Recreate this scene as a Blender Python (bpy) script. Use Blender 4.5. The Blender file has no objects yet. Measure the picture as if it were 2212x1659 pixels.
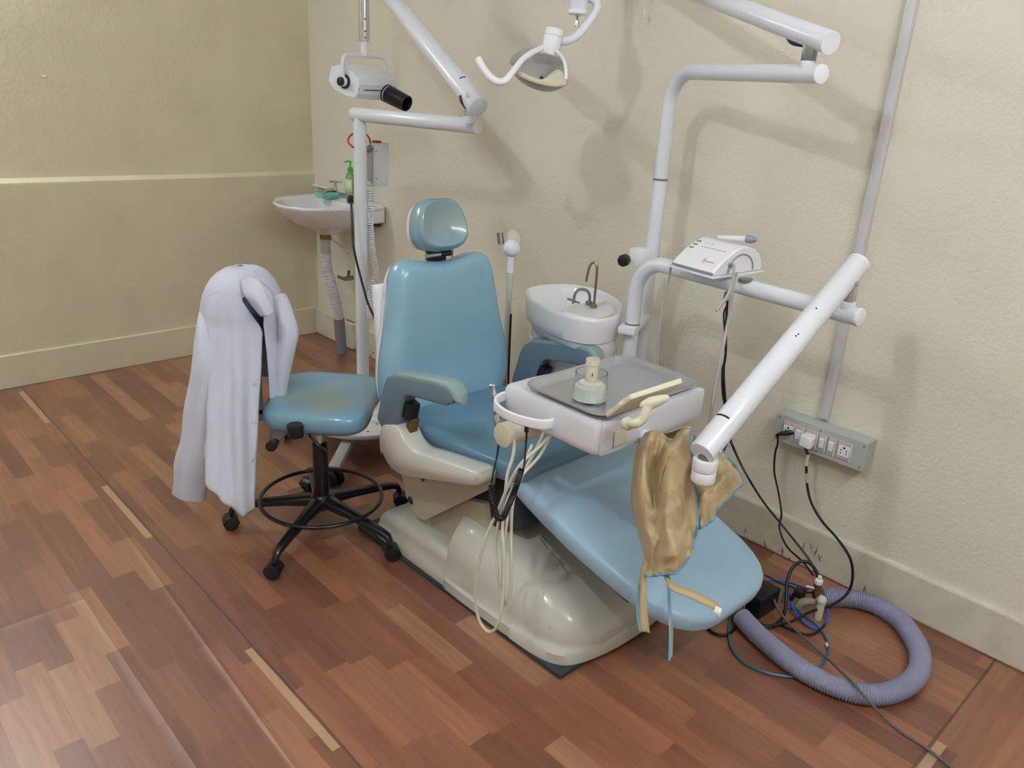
import bpy, bmesh, math, random
from mathutils import Vector, Matrix, noise
from mathutils.bvhtree import BVHTree
random.seed(7)
PI = math.pi
scn = bpy.context.scene
col = scn.collection

# ------------------------------------------------------------------ camera, world, lights, exposure
cam_data = bpy.data.cameras.new('camera')
cam = bpy.data.objects.new('camera', cam_data)
col.objects.link(cam)
cam_data.sensor_width = 36.0
cam_data.lens = 1710.28 / 2212.0 * 36.0
cam_data.clip_start = 0.02
cr, cu, cf = [Vector(r) for r in [[0.68129, 0.729977, 0.054561], [-0.294199, 0.2048, 0.933544], [-0.670291, 0.652066, -0.354287]]]
cm = Matrix((cr, cu, -cf)).transposed().to_4x4()
cm.translation = Vector((4.1871, -2.3790, 1.5000))
cam.matrix_world = cm
scn.camera = cam

scn.view_settings.view_transform = 'Standard'
scn.view_settings.look = 'None'
scn.view_settings.gamma = 1.0
scn.view_settings.use_curve_mapping = False
scn.view_settings.exposure = 0.56

w = bpy.data.worlds.new('world')
scn.world = w
w.use_nodes = True
w.node_tree.nodes['Background'].inputs[0].default_value = (0.75, 0.82, 1.0, 1)
w.node_tree.nodes['Background'].inputs[1].default_value = 0.3



def lamp_material(name, color, strength):
    m = bpy.data.materials.new(name)
    m.use_nodes = True
    b = m.node_tree.nodes['Principled BSDF']
    b.inputs['Emission Color'].default_value = color + (1.0,)
    b.inputs['Emission Strength'].default_value = strength
    b.inputs['Base Color'].default_value = (0.9, 0.9, 0.9, 1)
    return m


# light of the room: two wall mounted tube lamps and one ceiling bulb, all above the picture (built below, with the room)
TUBE_L = lamp_material('tube_glow_left', (0.84, 0.92, 1.0), 80.0)
TUBE_R = lamp_material('tube_glow_right', (0.87, 0.93, 1.0), 84.0)
BULB = lamp_material('bulb_glow', (0.88, 0.94, 1.0), 300.0)


# ------------------------------------------------------------------ materials
def lin(c):
    return tuple((v / 255 / 12.92 if v / 255 <= 0.04045 else ((v / 255 + 0.055) / 1.055) ** 2.4) for v in c) + (1.0,)


def mat(name, rgb, rough=0.5, metal=0.0, bump=0.0, bscale=60.0, var=0.04, vscale=6.0, coat=0.0, trans=0.0, ior=1.45,
        spot=None, spot_amt=0.0, spot_scale=9.0, alpha=1.0, spec=0.5):
    """procedural material: slight tone variation, optional bump and optional worn patches of a second colour"""
    m = bpy.data.materials.new(name)
    m.use_nodes = True
    nt = m.node_tree
    b = nt.nodes['Principled BSDF']
    tc = nt.nodes.new('ShaderNodeTexCoord')
    geo = nt.nodes.new('ShaderNodeNewGeometry')
    n1 = nt.nodes.new('ShaderNodeTexNoise')
    n1.inputs['Scale'].default_value = vscale
    n1.inputs['Detail'].default_value = 4
    nt.links.new(geo.outputs['Position'], n1.inputs['Vector'])
    mp = nt.nodes.new('ShaderNodeMapRange')
    mp.inputs[1].default_value, mp.inputs[2].default_value = 0.3, 0.7
    mp.inputs[3].default_value, mp.inputs[4].default_value = 1 - var, 1 + var
    nt.links.new(n1.outputs['Fac'], mp.inputs[0])
    hsv = nt.nodes.new('ShaderNodeHueSaturation')
    hsv.inputs['Color'].default_value = lin(rgb)
    nt.links.new(mp.outputs[0], hsv.inputs['Value'])
    out = hsv.outputs['Color']
    if spot:
        n2 = nt.nodes.new('ShaderNodeTexNoise')
        n2.inputs['Scale'].default_value = spot_scale
        n2.inputs['Detail'].default_value = 6
        nt.links.new(geo.outputs['Position'], n2.inputs['Vector'])
        rp = nt.nodes.new('ShaderNodeMapRange')
        rp.inputs[1].default_value, rp.inputs[2].default_value = 0.45, 0.62
        rp.inputs[4].default_value = spot_amt
        nt.links.new(n2.outputs['Fac'], rp.inputs[0])
        mx = nt.nodes.new('ShaderNodeMix')
        mx.data_type = 'RGBA'
        mx.inputs['B'].default_value = lin(spot)
        nt.links.new(rp.outputs[0], mx.inputs['Factor'])
        nt.links.new(out, mx.inputs['A'])
        out = mx.outputs['Result']
    nt.links.new(out, b.inputs['Base Color'])
    b.inputs['Roughness'].default_value = rough
    b.inputs['Metallic'].default_value = metal
    b.inputs['Coat Weight'].default_value = coat
    b.inputs['Coat Roughness'].default_value = 0.08
    b.inputs['Transmission Weight'].default_value = trans
    b.inputs['IOR'].default_value = ior
    b.inputs['Alpha'].default_value = alpha
    b.inputs['Specular IOR Level'].default_value = spec
    if bump:
        n3 = nt.nodes.new('ShaderNodeTexNoise')
        n3.inputs['Scale'].default_value = bscale
        n3.inputs['Detail'].default_value = 3
        nt.links.new(geo.outputs['Position'], n3.inputs['Vector'])
        bp = nt.nodes.new('ShaderNodeBump')
        bp.inputs['Strength'].default_value = bump
        bp.inputs['Distance'].default_value = 0.004
        nt.links.new(n3.outputs['Fac'], bp.inputs['Height'])
        nt.links.new(bp.outputs[0], b.inputs['Normal'])
    return m


WALL = mat('cream_wall_paint', (222, 217, 201), 0.75, bump=0.55, bscale=85, var=0.03, vscale=3)
WALL_LEFT = mat('yellow_wall_paint', (214, 207, 178), 0.62, bump=0.6, bscale=60, var=0.04, vscale=4)
CEIL = mat('ceiling_paint', (235, 233, 225), 0.8)
BASE = mat('skirting_paint', (212, 207, 190), 0.6, bump=0.25, bscale=50, spot=(150, 140, 110), spot_amt=0.18, spot_scale=14)
WHITE = mat('white_enamel', (222, 225, 234), 0.28, var=0.02, coat=0.25)
WHITE2 = mat('white_plastic', (232, 232, 238), 0.38, var=0.02)
HOOD = mat('ivory_moulded_cover', (200, 199, 190), 0.26, var=0.03, coat=0.3)
CREAM = mat('cream_plastic', (214, 209, 188), 0.4, var=0.02)
GREYPL = mat('grey_paint', (178, 182, 180), 0.5, var=0.03)
BLUE = mat('blue_vinyl', (134, 176, 196), 0.24, var=0.04, vscale=4, coat=0.4, bump=0.05, bscale=500)
BLUE_WORN = mat('worn_blue_vinyl', (116, 158, 182), 0.22, var=0.04, coat=0.4, spot=(142, 160, 158), spot_amt=0.85, spot_scale=4)
BLUE_DK = mat('grey_blue_armrest', (104, 126, 140), 0.34, var=0.05)
BLUE_PAD = mat('pale_green_worn_armrest', (134, 158, 160), 0.36, var=0.05)
BLUE_SEAT = mat('grey_blue_seat_vinyl', (104, 142, 168), 0.36, var=0.04, coat=0.1)
BLUE_LEG = mat('light_blue_leg_vinyl', (156, 187, 210), 0.45, var=0.03, coat=0.1)
BLACK = mat('black_plastic', (22, 22, 26), 0.35, var=0.1)
BLACKM = mat('black_metal', (18, 18, 22), 0.3, var=0.1, coat=0.3)
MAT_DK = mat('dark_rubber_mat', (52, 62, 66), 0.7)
CHROME = mat('chrome', (205, 205, 210), 0.16, metal=1.0)
STEEL = mat('brushed_steel', (206, 210, 220), 0.3, metal=0.9)
DULL = mat('dull_grey_metal', (140, 140, 140), 0.4, metal=0.8)
CERAMIC = mat('white_ceramic', (230, 230, 234), 0.16, coat=0.5, var=0.015)
BRASS = mat('worn_brass', (150, 120, 70), 0.4, metal=0.9, spot=(90, 80, 60), spot_amt=0.6, spot_scale=60)
HOSEGREY = mat('grey_corrugated_plastic', (150, 153, 178), 0.45)
HOSEWHITE = mat('off_white_rubber_hose', (208, 205, 190), 0.45)
GREYCORD = mat('grey_cord', (165, 162, 160), 0.5)
COAT = mat('white_coat_cloth', (204, 208, 224), 0.9, bump=0.6, bscale=16, var=0.02)
APRON = mat('beige_apron_cloth', (178, 159, 124), 0.5, bump=0.5, bscale=22, var=0.06)
TRIM_BL = mat('blue_piping', (92, 145, 180), 0.6)
GREEN = mat('green_plastic', (60, 180, 80), 0.35)
MINT = mat('mint_plastic', (130, 205, 180), 0.4)
RED = mat('red_wire', (180, 50, 40), 0.4)
BLUEW = mat('bright_blue_hose', (50, 95, 205), 0.35)
TEAL = mat('teal_hose', (45, 110, 135), 0.35)
DARKCORD = mat('dark_green_black_cord', (28, 34, 34), 0.4)
GLASS = mat('clear_glass', (245, 250, 248), 0.03, trans=1.0, ior=1.3, var=0)
LIQ = mat('green_tinted_bottle', (170, 205, 150), 0.2, trans=0.5, var=0.03)
POWDER = mat('white_powder', (236, 236, 226), 0.9, bump=0.3, bscale=120)
FOAM = mat('brown_foam', (110, 85, 50), 0.9, bump=0.4)
SWPLATE = mat('switch_frame', (196, 182, 174), 0.5)
PRINT = mat('dark_print', (55, 55, 60), 0.6)
REDPRINT = mat('red_print', (190, 60, 70), 0.6)
REFL = mat('grey_reflector', (172, 172, 168), 0.35, metal=0.3, var=0.05)
LENS = mat('beige_lens', (200, 192, 170), 0.3)
SCUFF = mat('dark_scuff', (80, 72, 60), 0.8)
TAPE = mat('white_tape', (235, 232, 222), 0.6)
BTN = mat('grey_button', (140, 145, 155), 0.5)


def floor_material():
    m = bpy.data.materials.new('parquet_vinyl')
    m.use_nodes = True
    nt = m.node_tree
    N, Lk = nt.nodes, nt.links
    b = N['Principled BSDF']
    b.inputs['Coat Weight'].default_value = 0.9
    b.inputs['Coat Roughness'].default_value = 0.38
    geo = N.new('ShaderNodeNewGeometry')
    sep = N.new('ShaderNodeSeparateXYZ')
    Lk.new(geo.outputs['Position'], sep.inputs[0])

    def M(op, a, c=None, d=None):
        n = N.new('ShaderNodeMath')
        n.operation = op
        for i, v in enumerate((a, c, d)):
            if v is None:
                continue
            if isinstance(v, (int, float)):
                n.inputs[i].default_value = v
            else:
                Lk.new(v, n.inputs[i])
        return n.outputs[0]
    X, Y = sep.outputs[0], sep.outputs[1]
    turn = M('GREATER_THAN', X, 3.84)            # sheet beyond the right-hand seam is laid the other way round
    keep = M('SUBTRACT', 1.0, turn)
    low = M('LESS_THAN', Y, -1.62)               # the near sheet is offset from the far one
    U = M('ADD', M('ADD', M('MULTIPLY', X, keep), M('MULTIPLY', Y, turn)), M('MULTIPLY', low, 0.17))
    W = M('ADD', M('ADD', M('MULTIPLY', Y, keep), M('MULTIPLY', X, turn)), M('MULTIPLY', low, 0.023))
    row = M('FLOOR', M('DIVIDE', W, 0.066))
    wn = N.new('ShaderNodeTexWhiteNoise')
    wn.noise_dimensions = '1D'
    Lk.new(row, wn.inputs['W'])
    u2 = M('DIVIDE', M('ADD', U, M('MULTIPLY', wn.outputs['Value'], 1.7)), 0.34)
    cell = M('FLOOR', u2)
    wn2 = N.new('ShaderNodeTexWhiteNoise')
    wn2.noise_dimensions = '2D'
    cmb = N.new('ShaderNodeCombineXYZ')
    Lk.new(row, cmb.inputs[0])
    Lk.new(cell, cmb.inputs[1])
    Lk.new(cmb.outputs[0], wn2.inputs['Vector'])
    ramp = N.new('ShaderNodeValToRGB')
    e = ramp.color_ramp.elements
    e[0].position, e[0].color = 0.0, lin((112, 68, 49))
    e[1].position, e[1].color = 1.0, lin((156, 111, 82))
    for p, c in ((0.25, (124, 78, 56)), (0.5, (134, 85, 61)), (0.75, (148, 97, 68))):
        q = e.new(p)
        q.color = lin(c)
    Lk.new(wn2.outputs['Value'], ramp.inputs[0])
    # grain stretched along the strip
    gv = N.new('ShaderNodeCombineXYZ')
    Lk.new(M('ADD', M('MULTIPLY', U, 2.2), M('MULTIPLY', wn2.outputs['Value'], 30)), gv.inputs[0])
    Lk.new(M('MULTIPLY', W, 34.0), gv.inputs[1])
    gn = N.new('ShaderNodeTexNoise')
    gn.inputs['Scale'].default_value = 1.3
    gn.inputs['Detail'].default_value = 5
    gn.inputs['Distortion'].default_value = 1.2
    Lk.new(gv.outputs[0], gn.inputs['Vector'])
    hsv = N.new('ShaderNodeHueSaturation')
    Lk.new(ramp.outputs[0], hsv.inputs['Color'])
    Lk.new(M('ADD', M('MULTIPLY', gn.outputs['Fac'], 0.9), 0.55), hsv.inputs['Value'])
    # seams: dark line, pale rubbed strip beside it
    nz = N.new('ShaderNodeTexNoise')
    nz.inputs['Scale'].default_value = 3.0
    Lk.new(geo.outputs['Position'], nz.inputs['Vector'])
    wob = M('MULTIPLY', M('SUBTRACT', nz.outputs['Fac'], 0.5), 0.012)
    d1 = M('ABSOLUTE', M('ADD', M('ADD', Y, 1.618), wob))
    s1 = M('MULTIPLY', M('LESS_THAN', d1, 0.0035), keep)
    d2 = M('ABSOLUTE', M('ADD', M('SUBTRACT', X, 3.835), wob))
    s2 = M('LESS_THAN', d2, 0.0035)
    d3 = M('ABSOLUTE', M('SUBTRACT', X, 1.52))
    line = M('MAXIMUM', s1, s2)
    p1 = M('MULTIPLY', M('MULTIPLY', M('LESS_THAN', M('ABSOLUTE', M('ADD', Y, 1.634)), 0.011), keep),
           M('GREATER_THAN', M('SINE', M('MULTIPLY', X, 5.3)), 0.35))
    p2 = M('MULTIPLY', M('LESS_THAN', M('ABSOLUTE', M('SUBTRACT', X, 3.853)), 0.012), M('GREATER_THAN', M('SINE', M('MULTIPLY', Y, 7.0)), 0.1))
    pale = M('MAXIMUM', p1, p2)
    mxa = N.new('ShaderNodeMix')
    mxa.data_type = 'RGBA'
    mxa.inputs['B'].default_value = lin((186, 152, 120))
    Lk.new(M('MULTIPLY', pale, 0.8), mxa.inputs['Factor'])
    Lk.new(hsv.outputs['Color'], mxa.inputs['A'])
    mx = N.new('ShaderNodeMix')
    mx.data_type = 'RGBA'
    mx.inputs['B'].default_value = lin((66, 46, 38))
    Lk.new(M('MULTIPLY', line, 0.75), mx.inputs['Factor'])
    Lk.new(mxa.outputs['Result'], mx.inputs['A'])
    Lk.new(mx.outputs['Result'], b.inputs['Base Color'])
    # cloudy scuffs make the sheen uneven
    sc = N.new('ShaderNodeTexNoise')
    sc.inputs['Scale'].default_value = 7.0
    sc.inputs['Detail'].default_value = 6
    Lk.new(geo.outputs['Position'], sc.inputs['Vector'])
    Lk.new(M('ADD', M('MULTIPLY', sc.outputs['Fac'], 0.25), 0.27), b.inputs['Roughness'])
    # soft creases in the loose sheet at the near left
    c1 = M('ABSOLUTE', M('ADD', Y, 1.905))
    c2 = M('ABSOLUTE', M('ADD', M('ADD', Y, 1.70), M('MULTIPLY', M('SUBTRACT', X, 2.0), 0.04)))
    c3 = M('ABSOLUTE', M('SUBTRACT', X, 1.93))
    near = M('LESS_THAN', Y, -1.64)

    def ridge(dist, wd):
        v = M('MAXIMUM', M('SUBTRACT', 1.0, M('DIVIDE', dist, wd)), 0.0)
        return M('MULTIPLY', v, v)
    hgt = M('MULTIPLY', M('ADD', ridge(c1, 0.03), M('ADD', ridge(c2, 0.015), M('MULTIPLY', ridge(c3, 0.03), M('LESS_THAN', Y, -1.9)))), near)
    big = N.new('ShaderNodeTexNoise')
    big.inputs['Scale'].default_value = 5.0
    Lk.new(geo.outputs['Position'], big.inputs['Vector'])
    bp = N.new('ShaderNodeBump')
    bp.inputs['Strength'].default_value = 0.8
    bp.inputs['Distance'].default_value = 0.004
    Lk.new(M('ADD', hgt, M('MULTIPLY', big.outputs['Fac'], 0.8)), bp.inputs['Height'])
    Lk.new(bp.outputs[0], b.inputs['Normal'])
    return m


FLOOR = floor_material()


# ------------------------------------------------------------------ mesh helpers
def rot_basis(d):
    d = Vector(d).normalized()
    a = Vector((0, 0, 1)) if abs(d.z) < 0.95 else Vector((1, 0, 0))
    u = d.cross(a).normalized()
    return u, d.cross(u).normalized(), d


def catmull(pts, k=8, closed=False):
    P = [Vector(p) for p in pts]
    n = len(P)
    if n < 3 and not closed:
        return P
    out = []
    rng = n if closed else n - 1
    for i in range(rng):
        if closed:
            p0, p1, p2, p3 = P[(i - 1) % n], P[i], P[(i + 1) % n], P[(i + 2) % n]
        else:
            p0 = P[i - 1] if i else P[0] * 2 - P[1]
            p1, p2 = P[i], P[i + 1]
            p3 = P[i + 2] if i + 2 < n else P[-1] * 2 - P[-2]
        for j in range(k):
            t = j / k
            out.append(0.5 * ((2 * p1) + (p2 - p0) * t + (2 * p0 - 5 * p1 + 4 * p2 - p3) * t * t + (3 * p1 - p0 - 3 * p2 + p3) * t ** 3))
    if not closed:
        out.append(P[-1])
    return out


class MB:
    """collects shapes into one mesh"""
    def __init__(s):
        s.v, s.f, s.m, s.mi, s.cur = [], [], [], [], 0

    def use(s, m):
        if m not in s.m:
            s.m.append(m)
        s.cur = s.m.index(m)
        return s

    def add(s, vs, fs):
        o = len(s.v)
        s.v += [Vector(v) for v in vs]
        s.f += [tuple(i + o for i in f) for f in fs]
        s.mi += [s.cur] * len(fs)
        return s

    def frombm(s, bm):
        bm.verts.index_update()
        s.add([v.co.copy() for v in bm.verts], [[v.index for v in f.verts] for f in bm.faces])
        bm.free()
        return s

    def box(s, c, size, bev=0.0, R=None, seg=2):
        bm = bmesh.new()
        bmesh.ops.create_cube(bm, size=1.0)
        for v in bm.verts:
            v.co = Vector((v.co.x * size[0], v.co.y * size[1], v.co.z * size[2]))
        if bev:
            bmesh.ops.bevel(bm, geom=bm.edges[:], offset=bev, segments=seg, profile=0.5, affect='EDGES')
        M4 = Matrix.Translation(Vector(c)) @ ((R.to_4x4()) if R is not None else Matrix.Identity(4))
        bmesh.ops.transform(bm, matrix=M4, verts=bm.verts)
        return s.frombm(bm)

    def poly(s, pts, off, bev=0.0):
        """flat outline of 3-D points extruded by the vector off"""
        bm = bmesh.new()
        off = Vector(off)
        a = [bm.verts.new(Vector(p)) for p in pts]
        b = [bm.verts.new(Vector(p) + off) for p in pts]
        n = len(pts)
        bm.faces.new(a[::-1])
        bm.faces.new(b)
        for i in range(n):
            bm.faces.new((a[i], a[(i + 1) % n], b[(i + 1) % n], b[i]))
        bmesh.ops.recalc_face_normals(bm, faces=bm.faces[:])
        if bev:
            bmesh.ops.bevel(bm, geom=bm.edges[:], offset=bev, segments=3, profile=0.5, affect='EDGES')
        return s.frombm(bm)

    def loft(s, rings, cap=True, closed=True):
        n = len(rings[0])
        vs = [p for r in rings for p in r]
        fs = []
        for i in range(len(rings) - 1):
            for j in range(n if closed else n - 1):
                k = (j + 1) % n
                fs.append((i * n + j, i * n + k, (i + 1) * n + k, (i + 1) * n + j))
        if cap and closed:
            fs.append(tuple(range(n))[::-1])
            fs.append(tuple((len(rings) - 1) * n + j for j in range(n)))
        return s.add(vs, fs)

    def tube(s, pts, r, n=14, k=8, closed=False, cap=True, flat=1.0, flatdir=None):
        P = catmull(pts, k, closed) if k > 1 else [Vector(p) for p in pts]
        L = len(P)
        rings = []
        T0 = (P[1] - P[0]).normalized()
        u = rot_basis(T0)[0]
        for i, p in enumerate(P):
            if closed:
                T = (P[(i + 1) % L] - P[i - 1]).normalized()
            else:
                T = (P[min(i + 1, L - 1)] - P[max(i - 1, 0)])
                T = T.normalized() if T.length > 1e-9 else T0
            u = (u - T * u.dot(T)).normalized()
            if flatdir is not None:
                fd = Vector(flatdir)
                u = (fd - T * fd.dot(T)).normalized()
            v = T.cross(u)
            rr = r(i / (L - 1)) if callable(r) else r
            rings.append([p + u * (math.cos(a) * rr) + v * (math.sin(a) * rr * flat) for a in [2 * PI * j / n for j in range(n)]])
        if closed:
            rings.append(rings[0])
            return s.loft(rings, cap=False)
        return s.loft(rings, cap=cap)

    def cyl(s, a, b, r, r2=None, n=24, bev=0.0):
        a, b = Vector(a), Vector(b)
        r2 = r if r2 is None else r2
        u, v, d = rot_basis(b - a)
        L = (b - a).length
        prof = [(r, 0), (r2, L)] if not bev else [(r - bev, 0), (r - bev * 0.3, bev * 0.3), (r, bev), (r2, L - bev), (r2 - bev * 0.3, L - bev * 0.3), (r2 - bev, L)]
        rings = [[a + d * z + (u * math.cos(2 * PI * j / n) + v * math.sin(2 * PI * j / n)) * q for j in range(n)] for q, z in prof]
        return s.loft(rings)

    def lathe(s, o, d, prof, n=28, cap=False):
        o = Vector(o)
        u, v, d = rot_basis(d)
        rings = [[o + d * z + (u * math.cos(2 * PI * j / n) + v * math.sin(2 * PI * j / n)) * max(q, 1e-5) for j in range(n)] for q, z in prof]
        return s.loft(rings, cap=cap)

    def ball(s, c, r, n=16, sc=(1, 1, 1)):
        prof = [(math.sin(PI * i / n), -math.cos(PI * i / n)) for i in range(n + 1)]
        c = Vector(c)
        rings = [[c + Vector((q * math.cos(2 * PI * j / 20) * r * sc[0], q * math.sin(2 * PI * j / 20) * r * sc[1], z * r * sc[2])) for j in range(20)] for q, z in
                 [(max(a, 1e-4), b) for a, b in prof]]
        return s.loft(rings)

    def stack(s, outline, nrm, prof, ctr=None, cap=True):
        """rings of a closed outline, each scaled about its centre and pushed along nrm: prof = (scale, push[, shift])"""
        O = [Vector(p) for p in outline]
        c = Vector(ctr) if ctr is not None else sum(O, Vector()) / len(O)
        nrm = Vector(nrm).normalized()
        rings = []
        for q in prof:
            sh = Vector(q[2]) if len(q) > 2 else Vector()
            rings.append([c + (p - c) * max(q[0], 0.002) + nrm * q[1] + sh for p in O])
        return s.loft(rings, cap=cap)

    def build(s, name, m=None, parent=None, smooth=True, ang=35, solid=0.0, subd=0):
        mats = s.m if s.m else [m]
        me = bpy.data.meshes.new(name)
        xs = [v.x for v in s.v]
        ys = [v.y for v in s.v]
        zs = [v.z for v in s.v]
        c = Vector(((min(xs) + max(xs)) / 2, (min(ys) + max(ys)) / 2, min(zs)))
        me.from_pydata([v - c for v in s.v], [], s.f)
        for q in mats:
            me.materials.append(q)
        for p, i in zip(me.polygons, s.mi):
            p.material_index = i
        bm = bmesh.new()
        bm.from_mesh(me)
        bmesh.ops.remove_doubles(bm, verts=bm.verts[:], dist=1e-6)
        bmesh.ops.recalc_face_normals(bm, faces=bm.faces[:])
        bm.to_mesh(me)
        bm.free()
        if smooth:
            me.shade_smooth()
            me.set_sharp_from_angle(angle=math.radians(ang))
        o = bpy.data.objects.new(name, me)
        col.objects.link(o)
        o['wx'], o['wy'], o['wz'] = c.x, c.y, c.z
        if parent is not None:
            o.parent = parent
            o.location = c - Vector((parent['wx'], parent['wy'], parent['wz']))
        else:
            o.location = c
        if subd:
            md = o.modifiers.new('sub', 'SUBSURF')
            md.levels = md.render_levels = subd
        if solid:
            md = o.modifiers.new('solid', 'SOLIDIFY')
            md.thickness = solid
            md.offset = 0
        return o


def tag(o, label, cat, group=None, kind=None):
    o['label'] = label
    o['category'] = cat
    if group:
        o['group'] = group
    if kind:
        o['kind'] = kind
    return o


def thing(name, loc, label, cat, group=None):
    o = bpy.data.objects.new(name, None)
    col.objects.link(o)
    o.location = loc
    o.empty_display_size = 0.05
    o['wx'], o['wy'], o['wz'] = loc
    return tag(o, label, cat, group)


def struct(o):
    o['kind'] = 'structure'
    return o


def rrect(cx, cy, sx, sy, r, z, n=6):
    """rounded rectangle in a horizontal plane"""
    out = []
    for qx, qy, a0 in ((1, 1, 0), (-1, 1, 90), (-1, -1, 180), (1, -1, 270)):
        for i in range(n + 1):
            a = math.radians(a0 + 90 * i / n)
            out.append(Vector((cx + qx * (sx / 2 - r) + r * math.cos(a), cy + qy * (sy / 2 - r) + r * math.sin(a), z)))
    return out


def sring(c, u, v, e=3.0, n=32):
    """superellipse ring"""
    c, u, v = Vector(c), Vector(u), Vector(v)
    out = []
    for j in range(n):
        a = 2 * PI * j / n
        ca, sa = math.cos(a), math.sin(a)
        out.append(c + u * math.copysign(abs(ca) ** (2 / e), ca) + v * math.copysign(abs(sa) ** (2 / e), sa))
    return out

# ------------------------------------------------------------------ room shell
H = 2.78
struct(MB().box((2.5, -2.1, -0.05), (5.4, 4.8, 0.1)).build('floor', FLOOR, smooth=False))
struct(MB().box((2.5, -2.1, H + 0.05), (5.4, 4.8, 0.1)).build('ceiling', CEIL, smooth=False))
struct(MB().box((2.5, 0.068, H / 2), (5.4, 0.1, H)).build('wall_back', WALL, smooth=False))
struct(MB().box((2.5, -4.45, H / 2), (5.4, 0.1, H)).build('wall_front', WALL, smooth=False))
struct(MB().box((4.95, -2.1, H / 2), (0.1, 4.8, H)).build('wall_right', WALL, smooth=False))

for nm, x, y, tm, lab in (('a', 0.035, -2.35, TUBE_L, 'fluorescent tube lamp high on the left wall, outside the picture'), ('b', 4.865, -1.5, TUBE_R, 'fluorescent tube lamp high on the right wall, outside the picture')):
    sx_ = 1 if x < 2 else -1
    t = thing('tube_lamp', (x, y, 2.42), lab, 'lamp')
    MB().box((x - sx_ * 0.005, y, 2.45), (0.05, 1.26, 0.05), 0.004).build('fixture', WHITE2, t)
    MB().cyl((x + sx_ * 0.035, y - 0.59, 2.43), (x + sx_ * 0.035, y + 0.59, 2.43), 0.019, n=12).build('glowing_tube', tm, t)
t = thing('ceiling_bulb', (3.2, -2.6, 2.60), 'round bulb below the ceiling, outside the picture', 'lamp')
MB().cyl((3.2, -2.6, 2.66), (3.2, -2.6, H), 0.025).build('lamp_holder', WHITE2, t)
MB().ball((3.2, -2.6, 2.62), 0.05).build('glowing_bulb', BULB, t)
# left wall: thicker up to a sloping plaster ledge, set back above it
LZ = 0.957
m = MB()
m.box((-0.062, -2.1, LZ / 2 - 0.005), (0.1, 4.8, LZ - 0.01), 0.0)
prof = []
for y, dp in ((0.3, 0.010), (-0.2, 0.014), (-0.6, 0.024), (-1.0, 0.030), (-1.6, 0.036), (-2.4, 0.040), (-4.4, 0.040)):
    wv = 0.004 * math.sin(y * 3.1)
    prof.append([Vector((-0.012, y, LZ - 0.01)), Vector((-0.0125, y, LZ - 0.004 + wv)), Vector((-0.012 - dp * 0.5, y, LZ + 0.006 + wv)),
                 Vector((-0.012 - dp, y, LZ + 0.014 + wv)), Vector((-0.012 - dp, y, H)), Vector((-0.16, y, H)), Vector((-0.16, y, LZ - 0.01))])
m.loft(prof)
struct(m.build('wall_left', WALL_LEFT, ang=25))

m = MB().use(BASE)
m.box((2.75, 0.022, 0.079), (4.9, 0.044, 0.158), 0.009, seg=2)
m.box((0.205, 0.012, 0.079), (0.41, 0.05, 0.158), 0.009, seg=2)
m.use(SCUFF)
for px in ((2.998, 0.000, 0.037), (3.138, 0.000, 0.035), (3.082, 0.000, 0.026), (3.148, 0.000, 0.031), (3.213, 0.000, 0.089), (3.260, 0.000, 0.089),
           (3.242, 0.000, 0.089), (3.277, 0.000, 0.072), (3.179, 0.000, 0.009), (3.204, 0.000, 0.013), (3.236, 0.000, 0.024), (3.442, 0.000, 0.031)):
    for k in range(3):
        a = random.uniform(-0.4, 0.4)
        m.box((px[0] + random.uniform(-0.006, 0.006), -0.0004, px[2] - random.uniform(0, 0.02)), (0.0015, 0.0008, random.uniform(0.006, 0.026)),
              R=Matrix.Rotation(a, 3, 'Y'))
for k in range(26):
    m.box((random.uniform(0.42, 0.62), -0.0004, random.uniform(0.008, 0.075) ** 1.0), (random.uniform(0.002, 0.008), 0.0008, random.uniform(0.002, 0.008)),
          R=Matrix.Rotation(random.uniform(0, 1.5), 3, 'Y'))
struct(m.build('baseboard_back', smooth=False))
m = MB().box((-0.025, -2.2, 0.082), (0.05, 4.4, 0.164), 0.004)
struct(m.build('baseboard_left', WALL_LEFT, smooth=False))

# small wall marks at the far left (nail and scratch)
m = MB()
m.cyl((-0.050, -1.321, 1.414), (-0.035, -1.299, 1.416), 0.0035, n=8)
tag(m.build('wall_nail', CREAM), 'small painted-over nail sticking out of the upper left wall', 'nail')

# ------------------------------------------------------------------ conduit and switch board on the back wall
m = MB()
m.box((3.192, 0.006, (0.545 + H) / 2), (0.026, 0.024, H - 0.545), 0.002)
tag(m.build('cable_conduit', mat('grey_white_conduit', (205, 203, 208), 0.45)), 'pale plastic cable duct running up the wall from the switch board', 'conduit')

TLc, TRc, BLc, BRc = [Vector(p) for p in ((3.056, -0.048, 0.533), (3.363, -0.048, 0.531), (3.059, -0.048, 0.438), (3.363, -0.048, 0.435))]
x0, x1 = (TLc.x + BLc.x) / 2, (TRc.x + BRc.x) / 2
z1, z0 = (TLc.z + TRc.z) / 2, (BLc.z + BRc.z) / 2
sb = thing('switch_board', ((x0 + x1) / 2, 0.012, z0), 'grey metal switch board with three sockets and three rocker switches low on the wall', 'switch board')
m = MB().box(((x0 + x1) / 2, -0.0155, (z0 + z1) / 2), (x1 - x0, 0.065, z1 - z0), 0.002)
m.build('back_box', GREYPL, sb, ang=20)
FY = -0.048


def ux(u):
    return x0 + (x1 - x0) * u


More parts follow.
